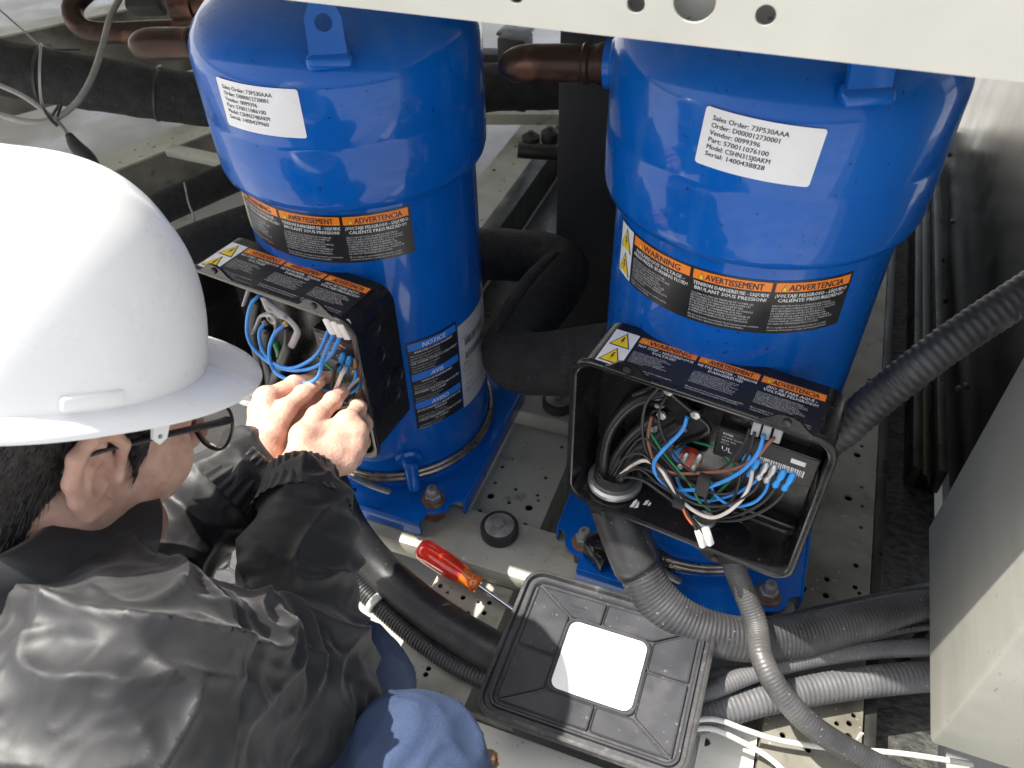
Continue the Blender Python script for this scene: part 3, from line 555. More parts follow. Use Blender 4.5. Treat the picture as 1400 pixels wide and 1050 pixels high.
cL = compressor(LA, .492, .558, .624, 'left blue scroll compressor with faded serial sticker, where the technician works',
  [('Sales Order:', '73P530AAA'), ('Order:', 'D000012730001'), ('Vendor:', '0099396'), ('Part:', '570011086100'), ('Model:', 'CSHN374J0AKM'), ('Serial:', '1400429960')], -18.5, .571, -51.5, .4165, 28.5, .640, None, True)

# ------------------------------------------------------------------ terminal boxes
def BX(ax, w, nd, z): return ax + WB*w + NB*nd + np.array([0, 0, z])
class TB: pass
def terminal_box(comp, ax, w0, w1, z0, z1):
    b = TB(); b.ax = ax; wc, zc, W, Hh = (w0+w1)/2, (z0+z1)/2, w1-w0, z1-z0
    def lp(nd, W, Hh, r): return [BX(ax, wc+x, nd, zc+y) for x, y in rrect(W, Hh, r, 7)][::-1]
    g = G(); g.add(*loops([lp(.124, W-.004, Hh-.004, .02), lp(.196, W, Hh, .02), lp(.1965, W+.008, Hh+.008, .023), lp(.1985, W+.010, Hh+.010, .024), lp(.201, W+.010, Hh+.010, .024), lp(.203, W+.007, Hh+.007, .023), lp(.203, W-.001, Hh-.001, .019), lp(.2015, W-.005, Hh-.005, .018), lp(.150, W-.012, Hh-.012, .014), lp(.1465, W-.018, Hh-.018, .012)], True, True))
    o = build('terminal_box', g, 'black_abs', comp, smooth=40)
    for wx, zz, s in ((w0+.055, z1, 1), (w1-.045, z1, 1), (w0+.045, z0, -1), (w1-.075, z0, -1)):
        P = [(-.028, -.003), (.028, -.003)] + [(.014*math.cos(R(a))*(1+.3*abs(math.cos(R(a)))), .015*math.sin(R(a))) for a in range(15, 166, 15)]
        P = [(-.030, -.002), (.030, -.002), (.018, .005), (.010, .0125), (.004, .0145), (-.004, .0145), (-.010, .0125), (-.018, .005)]
        g = G(); g.add(*plate([(x, y*s) for x, y in (P if s > 0 else P[::-1])], [circle2((0, .0075*s), .0022, 10)], .003, BX(ax, wx, .2012, zz+.003*s), WB, (0, 0, 1)))
        tb = build('screw_tab', g, 'black_abs', o)
        g = G(); g.add(*lathe([(.0022, -.001), (.0040, .0008), (.0034, .0026), (0, .003)], BX(ax, wx, .2026, zz+.003*s+.0075*s), NB, n=12)); build('screw', g, 'dark_metal', o)
    b.o = o; b.w0, b.w1, b.z0, b.z1 = w0, w1, z0, z1
    # label on top
    Lb = Label(); W2 = (w1-w0)*.86; warning_print(Lb, W2, .058, HEADS, SUB2, [p+['', ''] for p in PARAS], NOTES, .125)
    def mp(s, t, h): return np.array(ax)[None, :] + WB*(w0+.016+s)[:, None] + NB*(.1955-t)[:, None] + np.stack([0*s, 0*s, 0*s+z1-.0012+.002*(t/.058)*0+h], 1)
    def mp(s, t, h): 
        nd = .1945-t; zz = z1-.002*(.196-nd)/.072
        return np.array(ax)[None, :] + WB*(w0+.016+s)[:, None] + NB*nd[:, None] + np.stack([0*s, 0*s, zz+h], 1)
    build('box_label', Lb.geo(mp, .0005), LABMATS, o)
    b.p = lambda px, py, nd: pl(px, py, ax+NB*nd, NB)
    return b
bR = terminal_box(cR, RA, -.103, .150, .190, .397)
bL = terminal_box(cL, LA, -.112, .128, .198, .405)
def zr(x, y): return 760+x/2.838, 430+y/2.838
def zl(x, y): return 240+x/3.28, 320+y/3.28
def wire(b, Z, pts, r, m, name='wire', nd=None, n=8):
    P = [b.p(*Z(p[0], p[1]), p[2] if len(p) > 2 else nd) for p in pts]
    g = G(); g.add(*tube(P, r*(.86 if name == 'wire' else 1), n, .003)); return build(name, g, m, b.o, smooth=180)
def spade(b, Z, x, y, nd, m, ang=20):
    c = b.p(*Z(x, y), nd); d = WB*math.sin(R(ang))*-.5 + np.array([0, 0, -1.])*.8 + NB*.35; d /= np.linalg.norm(d)
    g = G(); g.add(*lathe([(.0020, -.012), (.0034, -.010), (.0036, -.003), (.0026, .000), (.0026, .003), (.0034, .004), (.0036, .008), (.0022, .010)], c, d, n=12)); return build('spade_connector', g, m, b.o)
# --- right box
b = bR
c = at(*zr(228, 652), b.z0+.004); c = c  # conduit entry
g = G(); g.add(*lathe([(.028, .000), (.032, .001), (.032, .006), (.029, .0085), (.024, .0085), (.0235, .018), (.020, .019), (.0195, .004), (0, .004)], (c[0], c[1], b.z0+.006), n=40)); g.V[-1][:, :2] += 0; build('lock_nut', g, 'zinc', b.o)
g = G(); g.add(*lathe([(.0242, .0), (.0252, .001), (.0242, .003), (.0252, .005), (.0242, .007), (.0252, .009), (.0235, .011), (.0215, .011), (.0205, .002)], (c[0], c[1], b.z0+.0155), n=40)); build('bushing', g, 'black_matte', b.o)
for pts, r in (([(185, 640, .175), (188, 540, .172), (215, 440, .170), (285, 355, .168), (375, 312, .166), (428, 296, .166)], .0062), ([(215, 640, .172), (235, 560, .170), (300, 470, .168), (395, 398, .166)], .0066), ([(245, 640, .176), (300, 545, .176), (400, 478, .172), (525, 398, .166)], .0070), ([(170, 640, .16), (175, 520, .158), (240, 390, .156), (330, 300, .156)], .005)):
    wire(b, zr, pts, r, 'wire_black', 'power_cable', n=12)
for x, y in ((425, 300), (398, 394), (530, 392)):
    p = b.p(*zr(x, y), .150); g = G(); g.add(*lathe([(.0085, 0), (.0085, .014), (.0065, .015), (.0065, .020), (.003, .0205), (.003, .024), (0, .024)], p, NB, n=20)); build('terminal_post', g, 'nylon_grey', b.o)
    p = b.p(*zr(x+14, y-6), .176); g = G(); g.add(*lathe([(.0052, 0), (.0052, .003), (.003, .004), (0, .004)], p, NB, n=6)); build('terminal_nut', g, 'zinc', b.o, smooth=30)
g = G()
poly = [b.p(*zr(x, y), .172) for x, y in ((440, 300), (470, 330), (560, 395), (592, 432), (585, 458), (545, 470), (490, 500), (468, 512), (455, 500), (470, 455), (468, 390), (430, 350), (380, 352), (360, 340), (420, 335))]
P2 = [((p-b.ax)@WB, p[2]) for p in poly]; g.add(*plate(P2[::-1], [circle2((((b.p(*zr(448, 382), .172)-b.ax)@WB), b.p(*zr(448, 382), .172)[2]), .003, 12)], .004, b.ax+NB*.172, WB, (0, 0, 1))); build('clamp_bracket', g, 'black_abs', b.o)
g = G(); g.add(*tube([b.p(*zr(x, y), .176) for x, y in ((300, 310), (420, 268), (450, 310), (560, 402), (592, 435), (580, 465), (500, 495), (460, 520))], .0026, 8, .004)); build('clamp_edge', g, 'black_abs', b.o)
# motor protector module
mc = b.p(*zr(815, 520), .165); m0 = (mc-b.ax)@WB; mz = mc[2]
def mbox(b, w0, w1, z0, z1, n0, n1, bev=.0015): return box(BX(b.ax, (w0+w1)/2, (n0+n1)/2, (z0+z1)/2), (w1-w0, n1-n0, z1-z0), bev, (WB, NB, (0, 0, 1)))
g = G(); g.add(*mbox(b, m0-.048, m0+.052, mz-.022, mz+.020, .146, .176)); g.add(*mbox(b, m0-.046, m0+.050, mz+.020, mz+.048, .146, .166)); g.add(*mbox(b, m0-.040, m0-.018, mz+.024, mz+.042, .166, .170)); md = build('protection_module', g, 'black_abs', b.o)
Lb = Label(); W, Hh = .096, .038; Lb.rect(0, 0, W, Hh, 0, 0)
for i, s in enumerate(('INTER', '100-240V  50/60Hz', 'RELAY  A300', 'PTC 90')): Lb.text(s, .004, Hh-.0065-i*.0042, .0028 if i == 0 else .0019, 3, 1)
Lb.text('UL', .006, .009, .0065, 3, 1, slant=-.1)
x = .044; rr = random.Random(2)
while x < .088: w = rr.choice((.0005, .0009, .0014)); Lb.rect(x, .010, x+w, .019, 3, 1); x += w+rr.choice((.0005, .0009))
Lb.rect(.072, .025, .086, .031, 3, 1); Lb.text('1234 - 0095', .05, .005, .0024, 3, 1)
Lb.items = [it for it in Lb.items]
build('module_label', Lb.geo(lambda s, t, h: BX(b.ax, 0, .176, 0)[None, :] + WB*(m0-.046+s)[:, None] + NB*h + np.stack([0*s, 0*s, mz-.020+t], 1)), LABMATS, b.o)
for x, y in ((782, 432), (822, 444), (864, 458)):
    p = b.p(*zr(x, y), .178); g = G(); g.add(*box(p, (.008, .012, .018), .001, (WB, NB, (0, 0, 1)))); build('plug', g, 'nylon_grey', b.o)
for x, y, m in ((728, 578, 'terminal_blue'), (765, 598, 'terminal_blue'), (800, 612, 'zinc'), (831, 622, 'zinc'), (866, 640, 'terminal_blue'), (902, 653, 'terminal_blue')): spade(b, zr, x, y, .182, m)
p = b.p(*zr(500, 538), .150); g = G(); g.add(*lathe([(.013, 0), (.013, .006), (.011, .007), (0, .007)], p, NB, n=24)); build('overload_base', g, 'terminal_blue', b.o)
p = b.p(*zr(527, 548), .156); g = G(); g.add(*lathe([(.0125, 0), (.0125, .006), (.0115, .0075), (0, .0075)], p, NB, n=28)); build('overload_disc', g, 'red_disc', b.o)
for x, y in ((492, 570), (545, 575)): spade(b, zr, x, y, .172, 'zinc')
W_ = [([(400, 282, .178), (350, 345, .184), (335, 450, .19), (360, 545, .19), (430, 612, .186), (560, 640, .19), (640, 648, .188), (705, 615, .188), (752, 525, .19), (772, 455, .184)], .0019, 'wire_black'),
 ([(372, 395, .176), (358, 480, .188), (385, 572, .194), (450, 613, .194), (560, 615, .194), (690, 600, .194), (775, 555, .196), (820, 505, .190), (848, 476, .184)], .0021, 'wire_brown'),
 ([(510, 395, .176), (490, 450, .186), (420, 522, .196), (381, 575, .200), (390, 622, .200), (440, 670, .198), (520, 681, .198), (620, 660, .200), (720, 608, .200), (785, 535, .196), (808, 464, .184)], .0024, 'wire_blue'),
 ([(250, 622, .186), (300, 585, .186), (350, 567, .190), (405, 600, .196), (440, 652, .204), (500, 735, .206), (590, 786, .204), (660, 770, .202), (725, 712, .198), (754, 655, .19), (762, 602, .184)], .0024, 'wire_white'),
 ([(530, 490, .165), (620, 520, .172), (685, 580, .178), (684, 630, .180), (630, 690, .184), (575, 745, .186)], .0018, 'wire_green'),
 ([(480, 590, .176), (472, 640, .184), (510, 700, .190), (590, 722, .192), (690, 698, .192), (765, 655, .188), (800, 622, .182)], .0020, 'wire_blue'),
 ([(598, 640, .190), (615, 695, .194), (680, 742, .196), (760, 733, .196), (810, 690, .190), (830, 632, .182)], .0020, 'wire_blue'),
 ([(540, 750, .190), (600, 788, .196), (700, 780, .198), (790, 738, .196), (840, 690, .190), (862, 655, .182)], .0019, 'wire_black'),
 ([(545, 765, .190), (620, 798, .196), (720, 795, .200), (815, 755, .198), (880, 700, .190), (898, 668, .182)], .0019, 'wire_black'),
 ([(250, 628, .184), (330, 640, .196), (405, 690, .204), (475, 742, .208), (535, 800, .210), (575, 850, .212)], .0020, 'wire_black'),
 ([(265, 612, .184), (335, 597, .194), (415, 640, .202), (480, 728, .209), (525, 800, .212), (555, 848, .213)], .0020, 'wire_black'),
 ([(245, 605, .18), (330, 560, .186), (410, 590, .194), (455, 660, .204), (492, 745, .2105), (540, 815, .213)], .0019, 'wire_black'),
 ([(490, 745, .212), (505, 780, .213), (530, 815, .214)], .0016, 'wire_orange'),
 ([(720, 570, .184), (712, 640, .190), (690, 710, .194), (640, 755, .194), (590, 765, .192)], .0018, 'wire_black'),
 ([(578, 690, .196), (582, 740, .192)], .0019, 'wire_black')]
W_ += [([(225, 625, .186), (290, 520, .186), (345, 480, .19), (420, 560, .194), (500, 640, .196), (600, 690, .196), (680, 690, .192), (722, 640, .186), (735, 590, .182)], .0016, 'wire_black'),
 ([(235, 630, .19), (320, 600, .196), (400, 660, .202), (470, 700, .204), (560, 740, .204), (660, 740, .202), (760, 690, .196), (795, 640, .186)], .0016, 'wire_black'),
 ([(210, 620, .184), (260, 560, .186), (330, 540, .19), (390, 600, .198), (450, 690, .206), (510, 770, .211), (545, 830, .213)], .0016, 'wire_black'),
 ([(440, 300, .17), (400, 380, .186), (420, 480, .192), (500, 590, .194), (590, 620, .194), (680, 570, .19), (735, 490, .184), (752, 440, .18)], .0015, 'wire_black'),
 ([(360, 450, .182), (420, 540, .19), (520, 660, .196), (560, 730, .196), (600, 760, .194)], .0015, 'wire_green')]
for pts, r, m in W_: wire(b, zr, pts, r, m)
for x, y in ((562, 868), (590, 860)):
    p = b.p(*zr(x, y), .214); d = WB*.45+np.array([0, 0, -.8])+NB*.2; d /= np.linalg.norm(d); g = G(); g.add(*box(p, (.0075, .006, .022), .0015, frame(d)[::1])); build('nylon_connector', g, 'nylon', b.o)
p = b.p(*zr(572, 662), .200); g = G(); g.add(*box(p, (.0135, .009, .028), .002, (WB, NB, (0, 0, 1)))); build('splice_block', g, 'black_matte', b.o)
p = b.p(*zr(476, 733), .212); g = G(); g.add(*box(p, (.012, .009, .009), .002, (WB, NB, (0, 0, 1)))); build('tie_head', g, 'black_matte', b.o)
g = G(); g.add(*mbox(b, .03, .142, b.z0+.030, b.z0+.036, .146, .160, .003)); build('step_ridge', g, 'black_abs', b.o)
g = G(); c2 = at(*zr(698, 845), b.z0+.007); g.add(*lathe([(.0165, 0), (.0165, .0012), (.0155, .0014), (.0148, .0004), (0, .0004)], c2, n=28)); build('knockout', g, 'black_abs', b.o)
c2 = at(*zr(575, 800), b.z0+.007); g = G(); g.add(*lathe([(.012, 0), (.013, .003), (.010, .005), (.009, .001), (0, .001)], c2, n=24)); build('ground_lug', g, 'zinc', b.o)
Lb = Label()
for P in ([(0, 0), (.004, .002), (.005, .012), (.003, .015), (.001, .010)], [(.005, .001), (.009, .004), (.008, .010), (.006, .013)], [(.012, .010), (.016, .012), (.0165, .020), (.013, .018)], [(.0175, .011), (.020, .013), (.0195, .018), (.0175, .017)]): Lb.poly(P, 3, 0)
c2 = at(*zr(285, 750), b.z0+.0065); build('paint_mark', Lb.geo(lambda s, t, h: c2[None, :]+WB*s[:, None]-NB*t[:, None]+np.stack([0*s, 0*s, 0*s+.0006+h], 1)), LABMATS, b.o)
# --- left box
b = bL
for pts, r in (([(365, 290, .176), (352, 360, .178), (350, 440, .180), (375, 560, .180), (390, 700, .176)], .0075), ([(412, 425, .176), (402, 520, .180), (420, 600, .182), (430, 700, .178)], .0075), ([(515, 420, .176), (508, 500, .182), (470, 590, .186), (440, 660, .182), (428, 710, .178)], .0075)):
    wire(b, zl, pts, r, 'wire_black', 'power_cable', n=12)
c = at(*zl(375, 705), b.z0+.004); g = G(); g.add(*lathe([(.028, .000), (.032, .001), (.032, .006), (.029, .0085), (.024, .0085), (.0235, .018), (.020, .019), (.0195, .004), (0, .004)], (c[0], c[1], b.z0+.006), n=40)); build('lock_nut', g, 'zinc', b.o)
g = G()
for ps in ([(392, 285), (425, 350), (495, 375), (545, 430), (535, 470), (518, 505)], [(430, 360), (385, 365), (368, 400), (350, 442)], [(432, 362), (455, 415), (440, 455), (425, 495)], [(395, 285), (430, 320), (500, 372)]):
    g.add(*tube([b.p(*zl(*q), .200) for q in ps], .0042, 8, .004, flat=.45))
build('clamp_bracket', g, 'nylon_grey', b.o, smooth=180)
g = G(); g.add(*tube([b.p(*zl(*q), .198) for q in ((330, 240), (318, 280), (305, 318))], .0035, 8, .004, flat=.5)); build('clamp_tab', g, 'nylon_grey', b.o, smooth=180)
p = b.p(*zl(432, 378), .203); g = G(); g.add(*lathe([(.0068, -.002), (.0068, .002), (.004, .003), (.0035, 0), (0, 0)], p, NB, n=20)); build('clamp_screw', g, 'bolt_grey', b.o)
for x, y in ((404, 393), (497, 398)):
    p = b.p(*zl(x, y), .196); g = G(); g.add(*lathe([(.0035, -.006), (.0045, -.004), (.0045, .002), (.003, .004), (0, .005)], p, NB, n=10)); build('brass_lug', g, 'brass', b.o)
mc = b.p(*zl(790, 500), .168); m0 = (mc-b.ax)@WB; mz = mc[2]
g = G(); g.add(*mbox(b, m0-.040, m0+.032, mz-.020, mz+.022, .146, .182)); md = build('protection_module', g, 'black_abs', b.o)
Lb = Label(); W, Hh = .068, .036; Lb.rect(0, 0, W, Hh, 0, 0)
for i, s in enumerate(('MOTOR PROTECTION', '100-240V  50/60Hz', 'RELAY A300')): Lb.text(s, .006, Hh-.010-i*.0045, .0026, 3, 1)
Lb.text('UL  CE', .010, .006, .006, 3, 1); Lb.rect(.05, .005, .062, .016, 3, 1); Lb.rect(.034, .027, .038, .030, 1, 1)
build('module_label', Lb.geo(lambda s, t, h: b.ax[None, :]+NB*.182 + WB*(m0-.038+s)[:, None] + NB*h + np.stack([0*s, 0*s, mz-.018+t], 1)), LABMATS, b.o)
for x, y in ((702, 405), (736, 418), (768, 428)):
    p = b.p(*zl(x, y), .198); g = G(); g.add(*box(p, (.0095, .012, .020), .0015, (WB*.94+np.array([0, 0, .3]), NB, np.array([0, 0, .94])-WB*.3))); build('plug', g, 'nylon', b.o)
for x, y, m in ((742, 575, 'terminal_blue'), (772, 590, 'terminal_blue'), (806, 600, 'brass'), (838, 632, 'terminal_blue')): spade(b, zl, x, y, .192, m)
for pts, r, m in (([(380, 268, .19), (335, 325, .203), (320, 430, .208), (350, 512, .210), (440, 588, .212), (530, 612, .214), (620, 598, .214), (690, 548, .211), (722, 495, .206), (742, 446, .200)], .0026, 'wire_blue'),
  ([(404, 395, .198), (376, 440, .206), (388, 512, .209), (435, 575, .212), (505, 602, .213), (580, 580, .212), (645, 525, .208), (686, 432, .200)], .0026, 'wire_blue'),
  ([(492, 402, .198), (440, 455, .208), (420, 530, .212), (442, 612, .216), (505, 652, .222), (590, 668, .224), (640, 638, .222), (660, 560, .214), (690, 492, .207), (713, 440, .200)], .0026, 'wire_blue'),
  ([(735, 582, .196), (715, 605, .204), (706, 650, .208), (700, 688, .208)], .0024, 'wire_black'),
  ([(765, 600, .196), (745, 630, .206), (725, 680, .210), (705, 720, .210)], .0030, 'wire_white'),
  ([(630, 540, .180), (680, 590, .190), (740, 640, .198), (770, 680, .200)], .0018, 'wire_green'),
  ([(808, 608, .194), (806, 650, .200), (770, 690, .204), (700, 705, .204), (640, 690, .200), (600, 665, .196)], .0024, 'wire_blue'),
  ([(838, 640, .196), (800, 668, .204), (770, 700, .206), (740, 745, .206)], .0022, 'cable_grey'),
  ([(846, 660, .198), (820, 720, .205), (780, 765, .206), (735, 780, .204)], .0022, 'wire_black'),
  ([(838, 650, .192), (818, 690, .200), (785, 712, .202)], .0024, 'wire_blue'),
  ([(450, 490, .184), (462, 520, .184), (470, 560, .184)], .005, 'wire_green')): wire(b, zl, pts, r, m)
for z_, n_ in ((.375, .165), (.335, .165), (.295, .165), (.262, .150), (.285, .140)):
    p = BX(b.ax, b.w1-.001, n_, z_); g = G(); g.add(*lathe([(.0105, 0), (.0105, .0014), (.0095, .0016), (.0088, .0006), (0, .0006)], p, WB, n=24)); build('knockout', g, 'black_abs', b.o)

# ------------------------------------------------------------------ hoses and cables
A_ = at
hz = 'flexible conduits on the unit base'
t = thing('large_conduit', A_(850, 720, 0), 'thick grey corrugated conduit curving from under the right terminal box to the cabinet', 'conduit', hz)
c0 = at(*zr(228, 652), bR.z0+.004)
P = [(c0[0], c0[1], .188), (c0[0]+.004, c0[1]-.004, .160), A_(868, 765, .115), A_(893, 812, .085), A_(935, 850, .065), A_(1000, 872, .052), A_(1080, 871, .040), A_(1170, 850, .030), A_(1290, 822, .020), A_(1420, 800, .015)]
g = G(); g.add(*tube(P[2:], .0262, 28, rib=.0052, amp=.011)); build('sleeve', g, 'conduit_grey', t, smooth=180)
g = G(); g.add(*tube(P[:3]+[A_(874, 776, .108)], [.029, .0305, .0295, .0285], 28, .006)); build('end_fitting', g, 'hose_black', t, smooth=180)
g = G(); g.add(*lathe([(.031, -.002), (.0325, 0), (.031, .002)], np.array(P[1]), np.array(P[1])-np.array(P[2]), n=28)); build('cable_tie', g, 'wire_black', t)
t = thing('slim_conduit', A_(1030, 800, 0), 'slim grey conduit dropping from the right box and crossing over the thick one', 'conduit', hz)
P = [BX(RA, .092, .165, .190), BX(RA, .090, .172, .150), A_(1033, 850, .100), A_(1042, 900, .098), A_(1066, 945, .085), A_(1105, 988, .065), A_(1155, 1022, .04), A_(1235, 1062, .01), A_(1330, 1090, -.01)]
g = G(); g.add(*tube(P, .0128, 20, rib=.0038, amp=.013)); build('sleeve', g, 'conduit_grey', t, smooth=180)
def conduit(name, pts, r, m, label, rib=.0042, amp=.014, n=20): 
    g = G(); g.add(*tube(pts, r, n, .006, rib, amp)); return build(name, g, m, smooth=180, label=label, cat='conduit', group=hz)
conduit('ground_conduit', [A_(900, 962, .0), A_(965, 946, .018), A_(1040, 917, .022), A_(1120, 898, .020), A_(1200, 888, .015), A_(1300, 884, .010), A_(1420, 880, .01)], .0112, 'conduit_pale', 'pale slim conduit on top, running right from the cover to the cabinet')
conduit('ground_conduit', [A_(900, 950, .0), A_(975, 926, .006), A_(1030, 918, .004), A_(1120, 872, .002), A_(1230, 862, .0)], .0105, 'conduit_pale', 'short pale conduit end beside the cover, just above its neighbour')
conduit('ground_conduit', [A_(880, 1000, -.005), A_(965, 978, -.004), A_(1050, 955, -.004), A_(1150, 937, -.006), A_(1270, 924, -.01), A_(1420, 915, -.01)], .0185, 'conduit_pale', 'broad pale conduit lowest in the bundle right of the cover', .006, .02, 24)
conduit('braided_cable', [A_(990, 868, .02), A_(1090, 842, .05), A_(1160, 826, .05), A_(1230, 812, .045), A_(1300, 805, .04), A_(1400, 800, .04)], .0058, 'hose_black', 'thin black braided cable along the far side of the thick conduit', .003, .1, 10)
conduit('braided_cable', [A_(1090, 905, .0), A_(1190, 873, .026), A_(1270, 857, .03), A_(1400, 850, .03)], .0048, 'hose_black', 'thin dark braided cable dipping between the conduits near the cabinet', .003, .1, 10)
conduit('diagonal_conduit', [dp(1060, 640, .92), dp(1135, 600, .87), dp(1200, 545, .84), dp(1290, 475, .81), dp(1400, 402, .79), dp(1500, 340, .78)], .0195, 'conduit_shaded', 'dark corrugated conduit rising diagonally right from behind the right terminal box', .0080, .028, 22)
conduit('large_hose', [A_(430, 610, .15), A_(452, 668, .10), A_(478, 725, .05), A_(520, 778, .012), A_(575, 828, -.004), A_(640, 872, -.006), A_(720, 915, -.008), A_(820, 960, -.010)], .0262, 'hose_black', 'thick smooth black hose running from the sleeve to under the loose cover', .0035, .008, 28)
conduit('small_hose', [A_(440, 740, .03), A_(487, 797, .0), A_(530, 838, -.012), A_(580, 880, -.018), A_(640, 918, -.020), A_(720, 950, -.022), A_(800, 975, -.022)], .0128, 'hose_black', 'slim ribbed black hose beside the thick one, near the jeans', .0045, .05, 18)
c = A_(513, 824, -.006); g = G(); g.add(*lathe([(.0135, -.005), (.0145, -.004), (.0145, .004), (.0135, .005)], c, A_(530, 838, -.012)-A_(505, 815, -.004), n=20)); build('pale_tape', g, 'cable_white', label='pale ring of tape on the slim black hose', cat='tape')
for pts, lb in (([A_(930, 988, .02), A_(975, 983, .015), A_(1020, 998, .0), A_(1065, 1012, -.01), A_(1130, 1022, -.012), A_(1230, 1030, -.012), A_(1330, 1045, -.012)], 'upper of two thin white cables at the bottom edge'), ([A_(930, 1000, .01), A_(970, 996, .005), A_(1010, 1012, -.005), A_(1050, 1035, -.012), A_(1080, 1062, -.02)], 'lower of two thin white cables at the bottom edge')):
    g = G(); g.add(*tube(pts, .0032, 10, .006)); build('white_cable', g, 'cable_white', smooth=180, label=lb, cat='cable')
g = G(); p = A_(1170, 1015, .0); g.add(*box(p, (.004, .0016, .05), .0005)); build('white_tie', g, 'cable_white', label='upright white cable tie end at the bottom beside the slim conduit', cat='cable tie')
# second conduit end behind the thick one
pipe('coiled_hose', [A_(878, 742, .06), A_(905, 758, .05), A_(945, 762, .045), A_(985, 748, .05)], .018, 'hose_black', 'dark hose end tucked behind the thick conduit under the right box', 'hose', rib=.005, amp=.06)
g = G(); p = A_(822, 752, .055); g.add(*box(p, (.034, .034, .030), .002, ((.86, -.5, 0), (.5, .86, 0), (0, 0, 1)))); g.add(*lathe([(.017, 0), (.017, .008), (.013, .010), (0, .010)], p+np.array([0, 0, .014]), (-.2, .1, .97), n=24)); build('heater_junction', g, 'black_abs', label='small dark cube junction on the right compressor foot beside its nut', cat='junction')

# rubber pucks on the cross beams
for px, py, lb, sz in ((683, 722, 'black rubber puck with a grey washer and hex bolt on the front beam', 1), (764, 548, 'glossy black rubber puck half hidden below the foam pipe', 1)):
    c = A_(px, py, .012); c[2] = .0005; t = thing('rubber_mount', c, lb, 'rubber mount', 'rubber mounts on the beams')
    g = G(); g.add(*lathe([(.024, 0), (.0265, .002), (.0268, .016), (.0255, .0185), (.0222, .019), (.0215, .0165), (0, .0165)], c, n=40)); build('ring', g, 'rubber', t)
    g = G(); g.add(*lathe([(.021, .0166), (.021, .0186), (.019, .0192), (0, .0192)], c, n=36)); build('washer', g, 'bolt_grey' if sz else 'rubber', t)
    g = G(); g.add(*lathe([(.0085, .0192), (.0085, .0245), (.007, .0262), (0, .0262)], c, n=6)); build('bolt_head', g, 'bolt_grey', t, smooth=30)

# ------------------------------------------------------------------ screwdriver
p0, p1 = A_(577, 750, .020), A_(655, 801, .000); d = (p1-p0)/np.linalg.norm(p1-p0); L = np.linalg.norm(p1-p0)
t = thing('screwdriver', (p0+p1)/2*np.array([1, 1, 0])+np.array([0, 0, -.03]), 'red and orange translucent screwdriver lying on the grey beam edge', 'screwdriver')
def fluted(s0, s1, prof):
    V = []; F = []; n = 48; x, y, z = frame(d)
    for h, r, fl in prof:
        for k in range(n): a = 2*math.pi*k/n; rr = r*(1-fl*.5*(1+math.cos(6*a))); V.append(p0+d*h+x*rr*math.cos(a)+y*rr*math.sin(a))
    m = len(prof)
    for i in range(m-1):
        for k in range(n): F.append([i*n+k, i*n+(k+1) % n, (i+1)*n+(k+1) % n, (i+1)*n+k])
    F.append(list(range(n))[::-1]); F.append([(m-1)*n+k for k in range(n)]); return V, F
g = G(); g.add(*fluted(0, L, [(-.006, .004, 0), (-.004, .011, 0), (.002, .0145, 0), (.008, .0155, .06), (.018, .0158, .14), (.040, .0155, .16), (.055, .0140, .15), (L*.70, .0125, .1)])); build('grip', g, 'handle_red', t, smooth=50)
g = G(); g.add(*fluted(0, L, [(L*.70+.0002, .0124, .1), (L*.80, .0100, .02), (L*.88, .0095, 0), (L*.91, .0125, .05), (L*.97, .0125, .08), (L*1.0, .0095, .05), (L*1.005, .005, 0)])); build('collar', g, 'handle_orange', t, smooth=50)
g = G(); g.add(*lathe([(.0030, 0), (.0030, .075), (.0034, .08), (.001, .092)], p0+d*L, d+np.array([0, 0, -.08]), n=14)); build('shaft', g, 'chrome', t)

